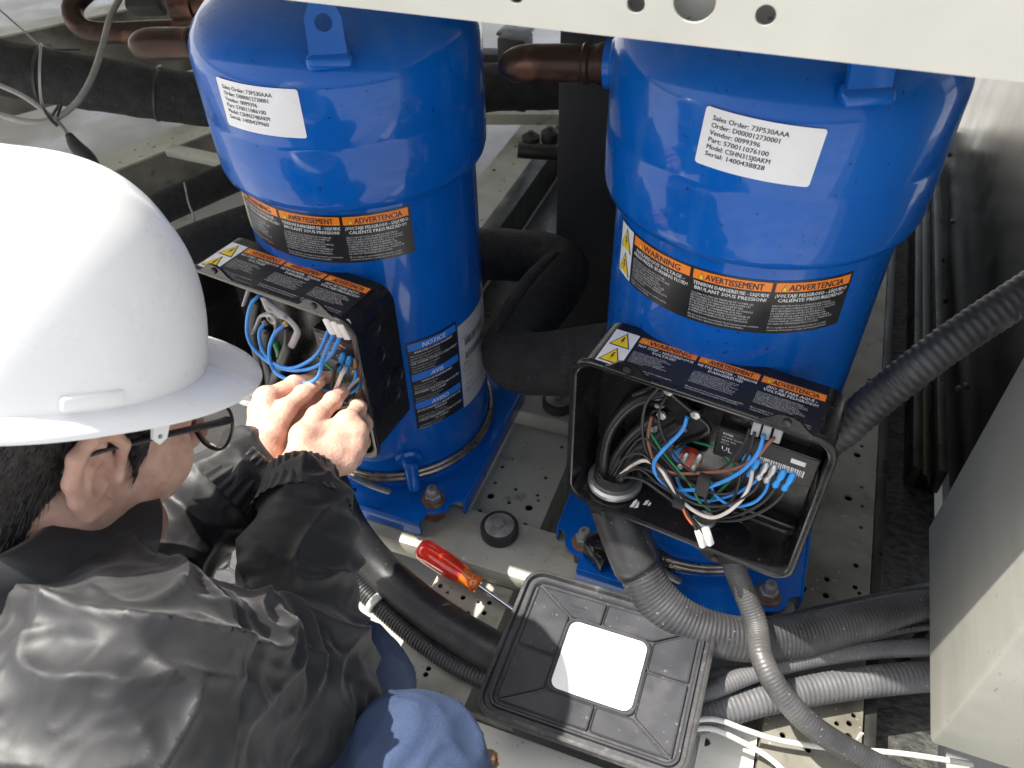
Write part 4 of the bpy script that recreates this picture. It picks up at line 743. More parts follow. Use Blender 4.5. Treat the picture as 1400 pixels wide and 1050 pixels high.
# ------------------------------------------------------------------ loose terminal box covers (inner side up)
def cover(loc, rotz, tilt, label, sticker=True):
    t = thing('terminal_box_cover', (0, 0, 0), label, 'cover', 'terminal box covers'); W, Hh = .232, .188
    def lp(z, dw, r): return [(x, y, z) for x, y in rrect(W+dw, Hh+dw, r, 7)]
    g = G(); g.add(*loops([lp(.0, -.012, .018), lp(.002, 0, .022), lp(.012, .004, .024), lp(.0165, .003, .0235), lp(.018, -.002, .021), lp(.018, -.006, .020), lp(.0125, -.010, .018), lp(.0125, -.019, .014)], True, True)); tr = build('tray', g, 'lid_rim', t, smooth=40)
    g = G(); rw = lambda z, dw, r: [(x, y, z) for x, y in rrect(W-.019+dw, Hh-.019+dw, r, 7)]
    g.add(*loops([rw(.0127, 0, .014), rw(.0165, -.002, .0135), rw(.0165, -.006, .012), rw(.0140, -.010, .011)], False, False)); build('inner_lip', g, 'lid_plastic', t)
    iw, ih = (W-.034)/2, (Hh-.034)/2; cw, ch = .050, .046
    F8 = [((iw, -ih), (iw, .010), (cw, .010), (cw, -ch)), ((iw, .010), (iw, ih), (cw, ch), (cw, .010)), ((iw, ih), (-.012, ih), (-.012, ch), (cw, ch)), ((-.012, ih), (-iw, ih), (-cw, ch), (-.012, ch)),
          ((-iw, ih), (-iw, -.006), (-cw, -.006), (-cw, ch)), ((-iw, -.006), (-iw, -ih), (-cw, -ch), (-cw, -.006)), ((-iw, -ih), (.008, -ih), (.008, -ch), (-cw, -ch)), ((.008, -ih), (iw, -ih), (cw, -ch), (.008, -ch))]
    for q in F8:
        q = [np.array(p) for p in q]; c = sum(q)/4
        def ins(k): 
            out = []
            for i in range(4):
                a, b_, c_ = q[i-1], q[i], q[(i+1) % 4]; e1 = (a-b_)/np.linalg.norm(a-b_); e2 = (c_-b_)/np.linalg.norm(c_-b_); s = abs(e1[0]*e2[1]-e1[1]*e2[0])
                f = b_+(e1+e2)*k/max(s, .3)
                out += [f+e1*.0025, f+(e1+e2)*.0006, f+e2*.0025]
            return out
        g = G(); Ls = [[(x, y, z) for x, y in ins(k)] for k, z in ((.0008, .0150), (.0016, .0158), (.0024, .0150), (.0030, .0140))]
        g.add(*loops(Ls, False, True)); build('panel', g, 'lid_plastic', t, smooth=20)
    g = G(); g.add(*loops([[(x, y, z) for x, y in rrect(2*cw+dw, 2*ch+dw, .012, 6)] for dw, z in ((.002, .0148), (0, .0162), (-.003, .0162), (-.006, .0146))], False, True)); build('centre_frame', g, 'lid_plastic', t)
    if sticker:
        g = G(); q = [(-.046, .043), (-.036, .0445), (.030, .043), (.045, .030), (.044, -.030), (.034, -.0425), (-.034, -.043), (-.045, -.034)]; g.add([(x, y, z) for z in (.0147, .0153) for x, y in rrect(.092, .085, .010, 5)], [list(range(24, 48))]+[[i, (i+1) % 24, 24+(i+1) % 24, 24+i] for i in range(24)]); build('sticker', g, 'sticker', t)
        g = G(); g.add(*lathe([(.0075, .0154), (.0075, .0162), (.006, .0166), (0, .0166)], (.036, .026, 0), n=24)); g.add(*boxmm((.0352, .0235, .0166), (.0368, .0285, .0172))); build('vent_disc', g, 'white_label', t)
    Lb = Label(); Lb.text('>PC/ABS<', 0, 0, .0035, 0, 0); Lb.text('13 2 10-12', 0, -.006, .0028, 0, 0)
    build('moulded_text', Lb.geo(lambda s, tt, h: np.stack([-.055+s, .060+tt, 0*s+.0143+h], 1)), ['lid_rim'], t)
    t.location = loc; t.rotation_euler = (tilt[0], tilt[1], rotz); return t
cover((-.0770, .445, .055), 0, (R(2), R(-1)), 'grey black ribbed terminal box cover with a white square sticker in its middle')
c = A_(272, 742, -.13); cover((c[0], c[1], -.155), R(25), (0, 0), 'second dark cover lying on the floor under the technician\'s left sleeve', False)

# ------------------------------------------------------------------ organic shapes: distance field + surface nets
class Field:
    def __init__(s, lo, hi, h):
        s.lo = np.array(lo, float); s.h = h; s.n = np.ceil((np.array(hi)-s.lo)/h).astype(int)+1
        s.D = np.full(s.n, .2, np.float32)
    def _sub(s, lo, hi, m):
        a = np.clip(np.floor((np.array(lo)-m-s.lo)/s.h).astype(int), 0, s.n); b = np.clip(np.ceil((np.array(hi)+m-s.lo)/s.h).astype(int)+1, 0, s.n)
        if (b <= a).any(): return None, None
        ax = [s.lo[i]+s.h*np.arange(a[i], b[i]) for i in range(3)]
        X, Y, Z = np.meshgrid(*ax, indexing='ij'); return tuple(slice(a[i], b[i]) for i in range(3)), np.stack([X, Y, Z], -1).astype(np.float32)
    def _mix(s, sl, d, k, sub=False):
        E = s.D[sl]
        if sub:
            h = np.clip(.5-.5*(E+d)/k, 0, 1); s.D[sl] = E*(1-h) + (-d)*h + k*h*(1-h)
        else:
            h = np.clip(.5+.5*(E-d)/k, 0, 1); s.D[sl] = E*(1-h) + d*h - k*h*(1-h)
    def cone(s, a, b, ra, rb, k=.01, sub=False):
        a = np.array(a, np.float32); b = np.array(b, np.float32); m = max(ra, rb)+k+.02
        sl, P = s._sub(np.minimum(a, b), np.maximum(a, b), m)
        if sl is None: return
        ba = b-a; pa = P-a; h = np.clip((pa@ba)/max(ba@ba, 1e-9), 0, 1); d = np.linalg.norm(pa-h[..., None]*ba, axis=-1)-(ra+(rb-ra)*h)
        s._mix(sl, d.astype(np.float32), k, sub)
    def chain(s, pts, rad, k=.01):
        for i in range(len(pts)-1): s.cone(pts[i], pts[i+1], rad[i], rad[i+1], k)
    def ell(s, c, ax, r, k=.01, sub=False):
        c = np.array(c, float); m = max(r)+k+.015
        sl, P = s._sub(c, c, m)
        if sl is None: return
        q = (P-c.astype(np.float32))@np.array(ax, np.float32).T; r = np.array(r, np.float32)
        k0 = np.linalg.norm(q/r, axis=-1); k1 = np.linalg.norm(q/(r*r), axis=-1)+1e-9
        s._mix(sl, (k0*(k0-1)/k1).astype(np.float32), k, sub)
    def mesh(s):
        D = s.D; nx, ny, nz = D.shape; S = D < 0
        cnt = np.zeros((nx-1, ny-1, nz-1), np.uint8); C = [(i, j, k) for i in (0, 1) for j in (0, 1) for k in (0, 1)]
        for i, j, k in C: cnt += S[i:nx-1+i, j:ny-1+j, k:nz-1+k]
        I, J, K = np.nonzero((cnt > 0) & (cnt < 8)); idx = np.full(cnt.shape, -1, np.int64); idx[I, J, K] = np.arange(len(I))
        acc = np.zeros((len(I), 3)); num = np.zeros(len(I))
        for c0 in C:
            for axis in range(3):
                if c0[axis]: continue
                c1 = list(c0); c1[axis] = 1
                d0 = D[I+c0[0], J+c0[1], K+c0[2]]; d1 = D[I+c1[0], J+c1[1], K+c1[2]]; m = (d0 < 0) != (d1 < 0)
                t = np.where(m, d0/(d0-d1+1e-12), 0); p = np.tile(np.array(c0, float), (len(I), 1)); p[:, axis] += t
                acc += p*m[:, None]; num += m
        V = s.lo + s.h*(np.stack([I, J, K], 1)+acc/num[:, None]); F = []
        for axis in range(3):
            o = [0, 0, 0]; o[axis] = 1; A = S[:nx-o[0], :ny-o[1], :nz-o[2]]; B = S[o[0]:, o[1]:, o[2]:]
            u, v = [a for a in range(3) if a != axis]
            if axis == 1: u, v = v, u
            for inside, flip in ((A & ~B, False), (~A & B, True)):
                e = np.stack(np.nonzero(inside), 1); e = e[(e[:, u] > 0) & (e[:, v] > 0) & (e[:, u] < cnt.shape[u]) & (e[:, v] < cnt.shape[v])]
                q = []
                for du, dv in ((-1, -1), (0, -1), (0, 0), (-1, 0)):
                    c = e.copy(); c[:, u] += du; c[:, v] += dv; q.append(idx[c[:, 0], c[:, 1], c[:, 2]])
                Q = np.stack(q, 1); F.append(Q[:, ::-1] if flip else Q)
        F = np.concatenate(F); F = F[(F >= 0).all(1)]
        return V, F
def vnormals(V, F):
    n = np.cross(V[F[:, 2]]-V[F[:, 0]], V[F[:, 3]]-V[F[:, 1]]); N = np.zeros_like(V)
    for k in range(4): np.add.at(N, F[:, k], n)
    return N/(np.linalg.norm(N, axis=1)[:, None]+1e-12)
def relax(V, F, it=1, lam=.5):
    E = np.concatenate([F[:, [0, 1]], F[:, [1, 2]], F[:, [2, 3]], F[:, [3, 0]]])
    for _ in range(it):
        A = np.zeros_like(V); c = np.zeros(len(V)); np.add.at(A, E[:, 0], V[E[:, 1]]); np.add.at(c, E[:, 0], 1); np.add.at(A, E[:, 1], V[E[:, 0]]); np.add.at(c, E[:, 1], 1)
        V = V*(1-lam)+lam*A/c[:, None]
    return V

# ------------------------------------------------------------------ materials of the technician
def attr_mix(m, attr, col):
    nt = m.node_tree; b = nt.nodes['Principled BSDF']; at_ = nt.nodes.new('ShaderNodeAttribute'); at_.attribute_name = attr
    mx = nt.nodes.new('ShaderNodeMix'); mx.data_type = 'RGBA'; src = b.inputs['Base Color'].links[0].from_socket
    nt.links.new(at_.outputs['Fac'], mx.inputs[0]); nt.links.new(src, mx.inputs[6]); mx.inputs[7].default_value = (*col, 1); nt.links.new(mx.outputs[2], b.inputs['Base Color'])
mat('skin', (.50, .285, .21), (.62, .395, .30), .50, .62, scale=55, bump=.5, bscale=260, sss=.12, dist=.0016, third=(.5, (.565, .34, .255)))
attr_mix(MATS['skin'], 'stubble', (.16, .10, .075))
mat('nail', (.60, .36, .28), None, .25)
mat('hair', (.010, .008, .007), (.028, .022, .018), .38, .55, scale=240, bump=.6, bscale=700, dist=.002)
mat('jacket', (.0075, .0075, .0087), (.011, .011, .0125), .51, .61, scale=30, sheen=.15, detail=8, spec=.52)
nt = MATS['jacket'].node_tree; N_ = nt.nodes; tc = N_.new('ShaderNodeTexCoord'); n1 = N_.new('ShaderNodeTexNoise'); n1.noise_type = 'RIDGED_MULTIFRACTAL'; n1.inputs['Scale'].default_value = 21; n1.inputs['Detail'].default_value = 5; n1.inputs['Distortion'].default_value = .5
n2 = N_.new('ShaderNodeTexNoise'); n2.inputs['Scale'].default_value = 900; mm = N_.new('ShaderNodeMath'); mm.operation = 'MULTIPLY_ADD'; mm.inputs[1].default_value = .03
bp = N_.new('ShaderNodeBump'); bp.inputs['Strength'].default_value = .6; bp.inputs['Distance'].default_value = .003; nt.links.new(tc.outputs['Object'], n1.inputs[0]); nt.links.new(tc.outputs['Object'], n2.inputs[0]); nt.links.new(n2.outputs[0], mm.inputs[0]); nt.links.new(n1.outputs[0], mm.inputs[2]); nt.links.new(mm.outputs[0], bp.inputs['Height']); nt.links.new(bp.outputs[0], N_['Principled BSDF'].inputs['Normal'])
mat('jeans', (.020, .036, .085), (.034, .058, .122), .8, .9, scale=900, bump=.5, bscale=1100, dist=.0015, detail=3)
nt = MATS['jeans'].node_tree; wv_ = nt.nodes.new('ShaderNodeTexWave'); wv_.inputs['Scale'].default_value = 800; wv_.inputs['Distortion'].default_value = .6; wv_.bands_direction = 'DIAGONAL'; tcj = nt.nodes.new('ShaderNodeTexCoord'); nt.links.new(tcj.outputs['Object'], wv_.inputs[0])
bj = nt.nodes.new('ShaderNodeBump'); bj.inputs['Strength'].default_value = .3; bj.inputs['Distance'].default_value = .001; nt.links.new(wv_.outputs['Fac'], bj.inputs['Height']); bb = nt.nodes['Principled BSDF']; nt.links.new(bb.inputs['Normal'].links[0].from_socket, bj.inputs['Normal']); nt.links.new(bj.outputs[0], bb.inputs['Normal'])
wear('jeans', (.07, .10, .165), 16, .52, .70, .4, None, 6.); wear('skin', (.40, .17, .12), 60, .56, .72, .35, None, 4.)
mat('boot', (.02, .017, .015), (.035, .03, .025), .6, .7, scale=30, bump=.3, bscale=150)
mat('frame_plastic', (.02, .02, .022), None, .35)
m = mat('lens', (.75, .78, .76), None, .03, trans=.95); m.node_tree.nodes['Principled BSDF'].inputs['IOR'].default_value = 1.15

# ------------------------------------------------------------------ head frame
def headframe(az, pitch, roll):
    az, pitch, roll = R(az), R(pitch), R(roll)
    f = np.array([math.sin(az)*math.cos(pitch), math.cos(az)*math.cos(pitch), math.sin(pitch)])
    l = np.cross((0, 0, 1), f); l /= np.linalg.norm(l); u = np.cross(f, l)
    return f, l*math.cos(roll)+u*math.sin(roll), u*math.cos(roll)-l*math.sin(roll)
HF, HL, HU = headframe(19.7, -28.9, -5.9); HS = 1.0; HC = dp(128, 648, .535)+(HL*.082+HF*.008)*HS
cs = lambda P, k: CAM+(np.array(P, float)-CAM)*k
def HW(x, y, z): return HC+HF*x+HL*y+HU*z
NKL = None
HA = (HF, HL, HU)
NK = cs((-.474, .182, .412), 1.005)
SR = cs((-.318, .148, .425), 1.0); ER = dp(405, 958, .665); WR = dp(412, 652, .825)
SL = cs((-.630, .215, .405), 1.0); EL = dp(168, 800, .80); WL = dp(352, 628, .845)
person = thing('person', (-.40, .05, -.16), 'crouching technician in black rain jacket and blue jeans, hands inside the left box', 'person')

# ---- head and neck
fd = Field(HC-.19, HC+.19, .0018)
fd.ell(HW(-.012, 0, .042), HA, (.099, .076, .094), .001)
fd.ell(HW(.042, 0, -.012), HA, (.056, .060, .088), .03)
for s in (-1, 1):
    fd.cone(HW(-.002, s*.054, -.040), HW(.072, s*.020, -.096), .017, .015, .03)
    fd.ell(HW(.062, s*.043, -.022), HA, (.028, .022, .026), .02)
fd.ell(HW(.080, 0, -.098), HA, (.018, .022, .017), .02)
fd.cone(HW(.080, -.036, .028), HW(.080, .036, .028), .014, .014, .02)
fd.cone(HW(.096, 0, .018), HW(.120, 0, -.022), .007, .0115, .012); fd.ell(HW(.110, .011, -.026), HA, (.011, .008, .008), .008); fd.ell(HW(.110, -.011, -.026), HA, (.011, .008, .008), .008)
fd.cone(HW(.092, -.020, -.052), HW(.092, .020, -.052), .007, .007, .008); fd.cone(HW(.091, -.017, -.064), HW(.091, .017, -.064), .0075, .0075, .006)
for s in (-1, 1):
    fd.ell(HW(.098, s*.032, .008), HA, (.014, .016, .011), .008, True); fd.ell(HW(.083, s*.032, .008), HA, (.0125, .0125, .0125), .003)
    # ear: helix, antihelix, lobe, tragus, hollow
    e = lambda x, y, z: HW(x*.88+.002, s*(.076+(y-.076)*.88), z*.88-.002)
    ax = (HF*.93+HL*s*.0-HL*s*.36*-1*0, HL*s, HU)
    en = HL*s*.86-HF*-.0+HF*.50; en /= np.linalg.norm(en); ef = HF-en*(HF@en); ef /= np.linalg.norm(ef); eu = np.cross(ef, en)
    fd.ell(e(-.010, .080, .002), (ef, en, HU), (.021, .0055, .031), .006)
    fd.chain([e(.012, .078, .002), e(.011, .082, .022), e(-.001, .087, .036), e(-.019, .091, .037), e(-.031, .093, .023), e(-.033, .092, .003), e(-.025, .087, -.016), e(-.012, .081, -.032), e(.003, .077, -.030)], [.0035, .0045, .0052, .0056, .0056, .0054, .0052, .0068, .0050], .003)
    fd.chain([e(-.006, .083, .024), e(-.019, .087, .012), e(-.020, .087, -.004), e(-.012, .084, -.018)], [.003, .0042, .0042, .003], .003)
    fd.ell(e(-.003, .086, -.004), (ef, en, HU), (.0105, .010, .013), .003, True)
    fd.ell(e(-.013, .092, .022), (ef, en, HU), (.009, .006, .008), .003, True)
    fd.ell(e(.010, .078, -.006), HA, (.005, .006, .007), .005)
fd.cone(HW(-.030, 0, -.045), NK+np.array([0, 0, -.03]), .056, .054, .03)
hv, hf = fd.mesh(); hv = relax(hv, hf, 1, .4); hv = HC+(hv-HC)*HS
# ---- hands
def hand(pts, wrist, elbow):
    P = {k: [dp(*q[:3]) for q in v] for k, v in pts.items()}; rad = {k: [q[3] for q in v] for k, v in pts.items()}
    allp = np.array([p for v in P.values() for p in v]+[wrist]); f = Field(allp.min(0)-.035, allp.max(0)+.035, .0012)
    for k in ('index', 'middle', 'ring', 'pinky'):
        f.cone(wrist, P[k][0], .0185, rad[k][0]*1.10, .007); f.ell(P[k][0], np.eye(3), (rad[k][0]*1.28,)*3, .006)
    for a, b in (('index', 'middle'), ('middle', 'ring'), ('ring', 'pinky')): f.cone(P[a][0], P[b][0], rad[a][0]*.95, rad[b][0]*.95, .007)
    f.cone(wrist, P['thumb'][0], .020, rad['thumb'][0], .012); f.cone(P['thumb'][0], (P['index'][0]*.72+P['thumb'][0]*.28), rad['thumb'][0]*.85, .007, .008)
    f.cone(wrist, wrist+(elbow-wrist)*.18, .0255, .031, .015)
    for k in ('thumb', 'index', 'middle', 'ring', 'pinky'):
        f.chain(P[k], rad[k], .0035)
        for i in range(1, len(P[k])-1): f.ell(P[k][i], np.eye(3), (rad[k][i]*1.10,)*3, .004)
    V, F = f.mesh(); return relax(V, F, 1, .35), F, P
RH = {'thumb': [(416, 597, .838, .0150), (434, 570, .858, .0112), (455, 548, .880, .0092), (471, 533, .900, .0072)],
      'index': [(475, 577, .864, .0105), (489, 558, .895, .0088), (497, 545, .920, .0078), (494, 533, .937, .0066)],
      'middle': [(486, 592, .862, .0108), (497, 580, .899, .0092), (496, 562, .925, .0080), (484, 552, .940, .0068)],
      'ring': [(484, 612, .857, .0102), (494, 604, .892, .0088), (488, 588, .918, .0078), (474, 578, .928, .0066)],
      'pinky': [(473, 632, .850, .0095), (484, 627, .880, .0078), (478, 612, .902, .0070), (465, 604, .910, .0060)]}
LH = {'thumb': [(371, 592, .845, .0150), (390, 560, .866, .0110), (414, 539, .884, .0092), (437, 522, .898, .0070)],
      'index': [(364, 545, .874, .0108), (402, 525, .898, .0088), (432, 517, .912, .0078), (459, 515, .922, .0066)],
      'middle': [(357, 562, .882, .0108), (400, 553, .915, .0090), (424, 549, .922, .0080), (440, 540, .926, .0068)],
      'ring': [(356, 581, .884, .0102), (396, 576, .915, .0088), (418, 568, .920, .0076), (434, 560, .920, .0064)],
      'pinky': [(358, 600, .880, .0092), (388, 597, .905, .0078), (406, 590, .908, .0070), (420, 582, .908, .0058)]}
rv, rf, RP = hand(RH, WR, ER); lv, lf, LP = hand(LH, WL, EL)
# ---- trunk and arms under the jacket
fb = Field((-.80, -.16, .0), (-.18, .45, .52), .006)
fb.cone(NK+np.array([0, -.01, -.02]), (-.45, -.10, .10), .070, .11, .05)
for S_, E_, W_e in ((SR, ER, WR), (SL, EL, WL)):
    fb.cone(NK+np.array([0, 0, -.03]), S_, .05, .042, .03); fb.chain([S_, E_, W_e], [.040, .034, .026], .02)
bv, bf = fb.mesh()
g = G(); g.add(hv, hf.tolist()); g.add(rv, rf.tolist()); g.add(lv, lf.tolist()); g.add(bv, bf.tolist())
def nail(P, r, up):
    tip, prev = P[-1], P[-2]; d = tip-prev; d /= np.linalg.norm(d); up = np.array(up, float); up -= d*(up@d); up /= np.linalg.norm(up); sd = np.cross(d, up); V = []; F = []
    for i in range(7):
        for j in range(7):
            a = (j-3)/3*.95; s = (i-3)/3; rr = r*1.035+.0002; V.append(tip+d*(s*r*.95+r*.12)+(up*math.cos(a*.95)+sd*math.sin(a*.95))*rr*(1-.08*max(0, s)**2)*(1 if abs(s) < .99 else .985))
    for i in range(6):
        for j in range(6): F.append([i*7+j, i*7+j+1, i*7+j+8, i*7+j+7])
    return V, F
g.add(*nail(RP['thumb'], .0072, UP*.9-FW*.5+RT*.3), 1); g.add(*nail(LP['thumb'], .0070, UP*.9-FW*.5-RT*.1), 1); g.add(*nail(LP['index'], .0066, UP*.8-FW*.2), 1)
body = build('body', g, ['skin', 'nail'], person, smooth=180)
q = (hv-HC)/HS; lx, ly, lz = q@HF, q@HL, q@HU
st = np.clip((-.028-lz)/.02, 0, 1)*np.clip((lx+.005)/.02, 0, 1)*.42*np.clip((lz+.125)/.02, 0, 1)
st = np.maximum(st, np.clip(1-np.abs(lz-.034)/.006, 0, 1)*np.clip((lx-.07)/.01, 0, 1)*np.clip(1-np.abs(np.abs(ly)-.034)/.02, 0, 1)*.9)
at_ = body.data.attributes.new('stubble', 'FLOAT', 'POINT'); vals = np.zeros(len(body.data.vertices), np.float32); vals[:len(hv)] = st; at_.data.foreach_set('value', vals)
# ---- hair: short cropped cap + strands
fh = Field(HC-.16, HC+.16, .0022)
fh.ell(HW(-.014, 0, .044), HA, (.104, .0805, .099), .001)
fh.cone(HW(-.062, 0, -.02), HW(-.058, 0, -.068), .042, .034, .03)
for s in (-1, 1): fh.cone(HW(-.045, s*.050, .01), HW(-.048, s*.040, -.050), .026, .020, .02)
fh.ell(HW(.055, 0, -.065), HA, (.078, .12, .085), .006, True)
fh.ell(HW(-.006, .100, -.002), HA, (.034, .026, .042), .006, True); fh.ell(HW(-.006, -.100, -.002), HA, (.034, .026, .042), .006, True)
for s in (-1, 1): fh.cone(HW(.034, s*.0700, .030), HW(.029, s*.0690, -.016), .0075, .002, .01)
vv, ff = fh.mesh(); vv = relax(vv, ff, 1, .4); vv = HC+(vv-HC)*HS; nn = vnormals(vv, ff); vv = vv+nn*np.array([[.0012*mnoise.noise(Vector(v)*260)] for v in vv])
g = G(); g.add(vv, ff.tolist()); hair = build('hair', g, 'hair', person, smooth=180)
rr = random.Random(11); g = G(); cand = [i for i in range(len(vv)) if ((vv[i]-HC)@HU) < .06 and ((vv[i]-HC)@HL) < .03]
for i in rr.sample(cand, min(2600, len(cand))):
    p, n = vv[i], nn[i]; dn = -HU*.8-HF*.45+n*.08+np.array([rr.uniform(-.12, .12) for _ in range(3)]); dn -= n*max(0, -(dn@n)); dn /= np.linalg.norm(dn); sd = np.cross(n, dn); sd /= np.linalg.norm(sd)+1e-9; L_ = rr.uniform(.006, .012)
    g.add([p-sd*.0004, p+sd*.0004, p+n*.0005, p+dn*L_+n*.0018], [[0, 1, 3], [1, 2, 3], [2, 0, 3]])
o = build('hair_strands', g, 'hair', hair, smooth=None); o['kind'] = 'stuff'

HW0 = HW
def HW(x, y, z): return HC+(HF*x+HL*y+HU*z)*HS
# ---- jacket
TO = np.array([0., 0., 0.]); fj = Field((-.86, -.26, -.03), (-.14, .47, .54), .0029)
fj.cone(TO+(-.375, .085, .375), TO+(-.375, -.10, .12), .100, .125, .05); fj.cone(TO+(-.545, .10, .375), TO+(-.515, -.10, .12), .100, .125, .06)
fj.cone(SR+np.array([.0, -.005, -.012]), SL+np.array([0, -.005, -.012]), .060, .060, .05); fj.cone(NK+np.array([0, -.025, -.045]), TO+(-.455, -.02, .28), .085, .12, .06)
for S_, E_, W_e, k in ((SL, EL, WL, .035), (SR, ER, WR, .045)):
    M_ = (E_+W_e)/2; fj.cone(S_, E_, .066, .058, k); fj.cone(E_, M_, .058, .050, .02); fj.cone(M_, W_e+(E_-W_e)*.10, .050, .041, .012)
jv, jf = fj.mesh(); jv = relax(jv, jf, 1, .5); jn = vnormals(jv, jf)
def seg(V, a, b):
    ba = b-a; h = np.clip(((V-a)@ba)/(ba@ba), -.2, 1.2); d = np.linalg.norm(V-a-np.clip(h, 0, 1)[:, None]*ba, axis=1); return h, d
disp = np.zeros(len(jv)); NZ = lambda p, s, o=0: np.array([mnoise.noise(Vector((v[0]*s[0]+o, v[1]*s[1]+o*.7, v[2]*s[2]-o))) for v in p])
w1 = NZ(jv, (5, 5, 5), 3.1); wv = jv+np.stack([w1*.05, -w1*.04, w1*.05], 1)
r1 = NZ(wv, (6, 13, 7), 1.7); disp += .012*(1-np.abs(r1)*2.6).clip(0, 1)**2.2-.003
rb_ = NZ(np.stack([wv[:, 0]+wv[:, 2], wv[:, 1], wv[:, 2]-wv[:, 0]], 1), (5, 9, 17), 11.3); disp += .008*(1-np.abs(rb_)*2.8).clip(0, 1)**2.5
r2 = NZ(wv, (11, 26, 16), 5.2); disp += .0040*(1-np.abs(r2)*2.).clip(0, 1)**3
r3 = NZ(wv, (58, 50, 55), 7.7); disp += .0008*(1-np.abs(r3)*2.).clip(0, 1)**2
for S_, E_, W_e in ((SR, ER, WR), (SL, EL, WL)):
    for a, b, amp, fr in ((E_, W_e, .0042, 7.5), (S_, E_, .0045, 5.0)):
        h, d = seg(jv, a, b); m_ = np.clip(1-(d-.06)/.03, 0, 1)*np.clip(1.1-np.abs(h-.5)*1.2, 0, 1)
        x, y, z = frame(b-a); th = np.arctan2((jv-a)@y, (jv-a)@x); ph = h*fr*2*math.pi/1.0+1.3*np.sin(th*2+h*5)+3*NZ(jv, (8, 8, 8), 9)
        disp += amp*m_*np.sin(ph)*np.clip(.4+NZ(jv, (12, 12, 12), 4)*2, 0, 1)
h, d = seg(jv, SR, ER); disp += np.clip(1-(d-.08)/.03, 0, 1)*(.0030*np.exp(-((h+.02)/.035)**2)-.0045*np.exp(-((h-.045)/.022)**2))
for W_e in (WR, WL): disp *= np.clip(np.linalg.norm(jv-W_e, axis=1)/.05, .15, 1)
jv = jv+jn*disp[:, None]
g = G(); g.add(jv, jf.tolist()); jk = build('jacket', g, 'jacket', person, smooth=180)
# gathered elastic cuffs
for W_e, E_ in ((WR, ER), (WL, EL)):
    d = E_-W_e; d /= np.linalg.norm(d); x, y, z = frame(d); g = G(); V = []; F = []; n = 192; prof = [(-.006, .0290), (-.007, .0330), (-.005, .0358), (.002, .0372), (.009, .0372), (.016, .0380), (.023, .0405), (.032, .044), (.044, .049)]
    for i, (s, r) in enumerate(prof):
        for k in range(n):
            a = 2*math.pi*k/n; pl_ = (.0013 if 1 < i else .0006)*math.cos(28*a+2.2*mnoise.noise((math.cos(a)*2, math.sin(a)*2, W_e[0]*20)))*(1 if i < 6 else .8)
            wob = .0022*mnoise.noise((math.cos(a)*1.5+7, math.sin(a)*1.5, s*30)); V.append(W_e+d*(s+wob)+(x*math.cos(a)+y*math.sin(a))*(r+pl_+wob))
    for i in range(len(prof)-1):
        for k in range(n): F.append([i*n+k, i*n+(k+1) % n, (i+1)*n+(k+1) % n, (i+1)*n+k])
    g.add(V, F); build('cuff', g, 'jacket', jk, smooth=180)
# stand-up collar
ca = HW(-.06, 0, -.07)-NK; ca /= np.linalg.norm(ca); x, y, z = frame(ca, HF); g = G(); V = []; F = []; n = 120
prof = [(-.045, .105), (-.02, .090), (.0, .080), (.018, .074), (.034, .073), (.039, .076), (.037, .080), (.018, .086), (-.004, .098), (-.022, .114), (-.036, .126)]
for s, r in prof:
    for k in range(n):
        a = 2*math.pi*k/n; wob = .007*mnoise.noise((math.cos(a)*2.2, math.sin(a)*2.2, s*22+2))+.003*mnoise.noise((math.cos(a)*6, math.sin(a)*6, s*40)); dv = x*math.cos(a)+y*math.sin(a)*.92; bk = (max(-.6, -(dv@HF)))*max(0, s+.03)*.75; V.append(NK+ca*(.040+s+wob+bk)+dv*(r+wob))
for i in range(len(prof)-1):
    for k in range(n): F.append([i*n+k, i*n+(k+1) % n, (i+1)*n+(k+1) % n, (i+1)*n+k])
g.add(V, F); build('collar', g, 'jacket', jk, smooth=180)
# ---- jeans and boots
KR, KL = dp(562, 1062, .645), dp(476, 932, .79)
HPR, HPL = np.array([-.37, -.11, .08]), np.array([-.52, -.11, .08]); AR, AL = np.array([-.25, .04, -.10]), np.array([-.42, .07, -.10])
fj = Field((-.68, -.27, -.17), (-.10, .42, .36), .004)
fj.cone(HPR, HPL, .115, .115, .03)
for Hp, K_, A__ in ((HPR, KR, AR), (HPL, KL, AL)): fj.cone(Hp, K_, .088, .058, .03); fj.cone(K_, A__, .056, .050, .02)
vv, ff = fj.mesh(); nn = vnormals(vv, ff); w1 = NZ(vv, (6, 6, 6), 2); vv = vv+nn*(.008*(1-np.abs(NZ(vv+w1[:, None]*.03, (12, 7, 12), 8))*2.6).clip(0, 1)**2+.003*(1-np.abs(NZ(vv, (30, 20, 30), 5))*2.2).clip(0, 1)**2-.003)[:, None]
g = G(); g.add(vv, ff.tolist()); build('jeans', g, 'jeans', person, smooth=180)
for A__ in (AR, AL):
    f = Field(A__-.20, A__+.25, .005); f.cone(A__+np.array([0, -.03, -.03]), A__+np.array([.02, .13, -.035]), .040, .036, .02); f.cone(A__+np.array([0, -.01, .03]), A__+np.array([0, -.02, -.03]), .050, .045, .02); f.D = np.maximum(f.D, -(f.lo[2]+f.h*np.arange(f.n[2])[None, None, :]+.158)); vv, ff = f.mesh()
    g = G(); g.add(vv, ff.tolist()); build('boot', g, 'boot', person, smooth=60)

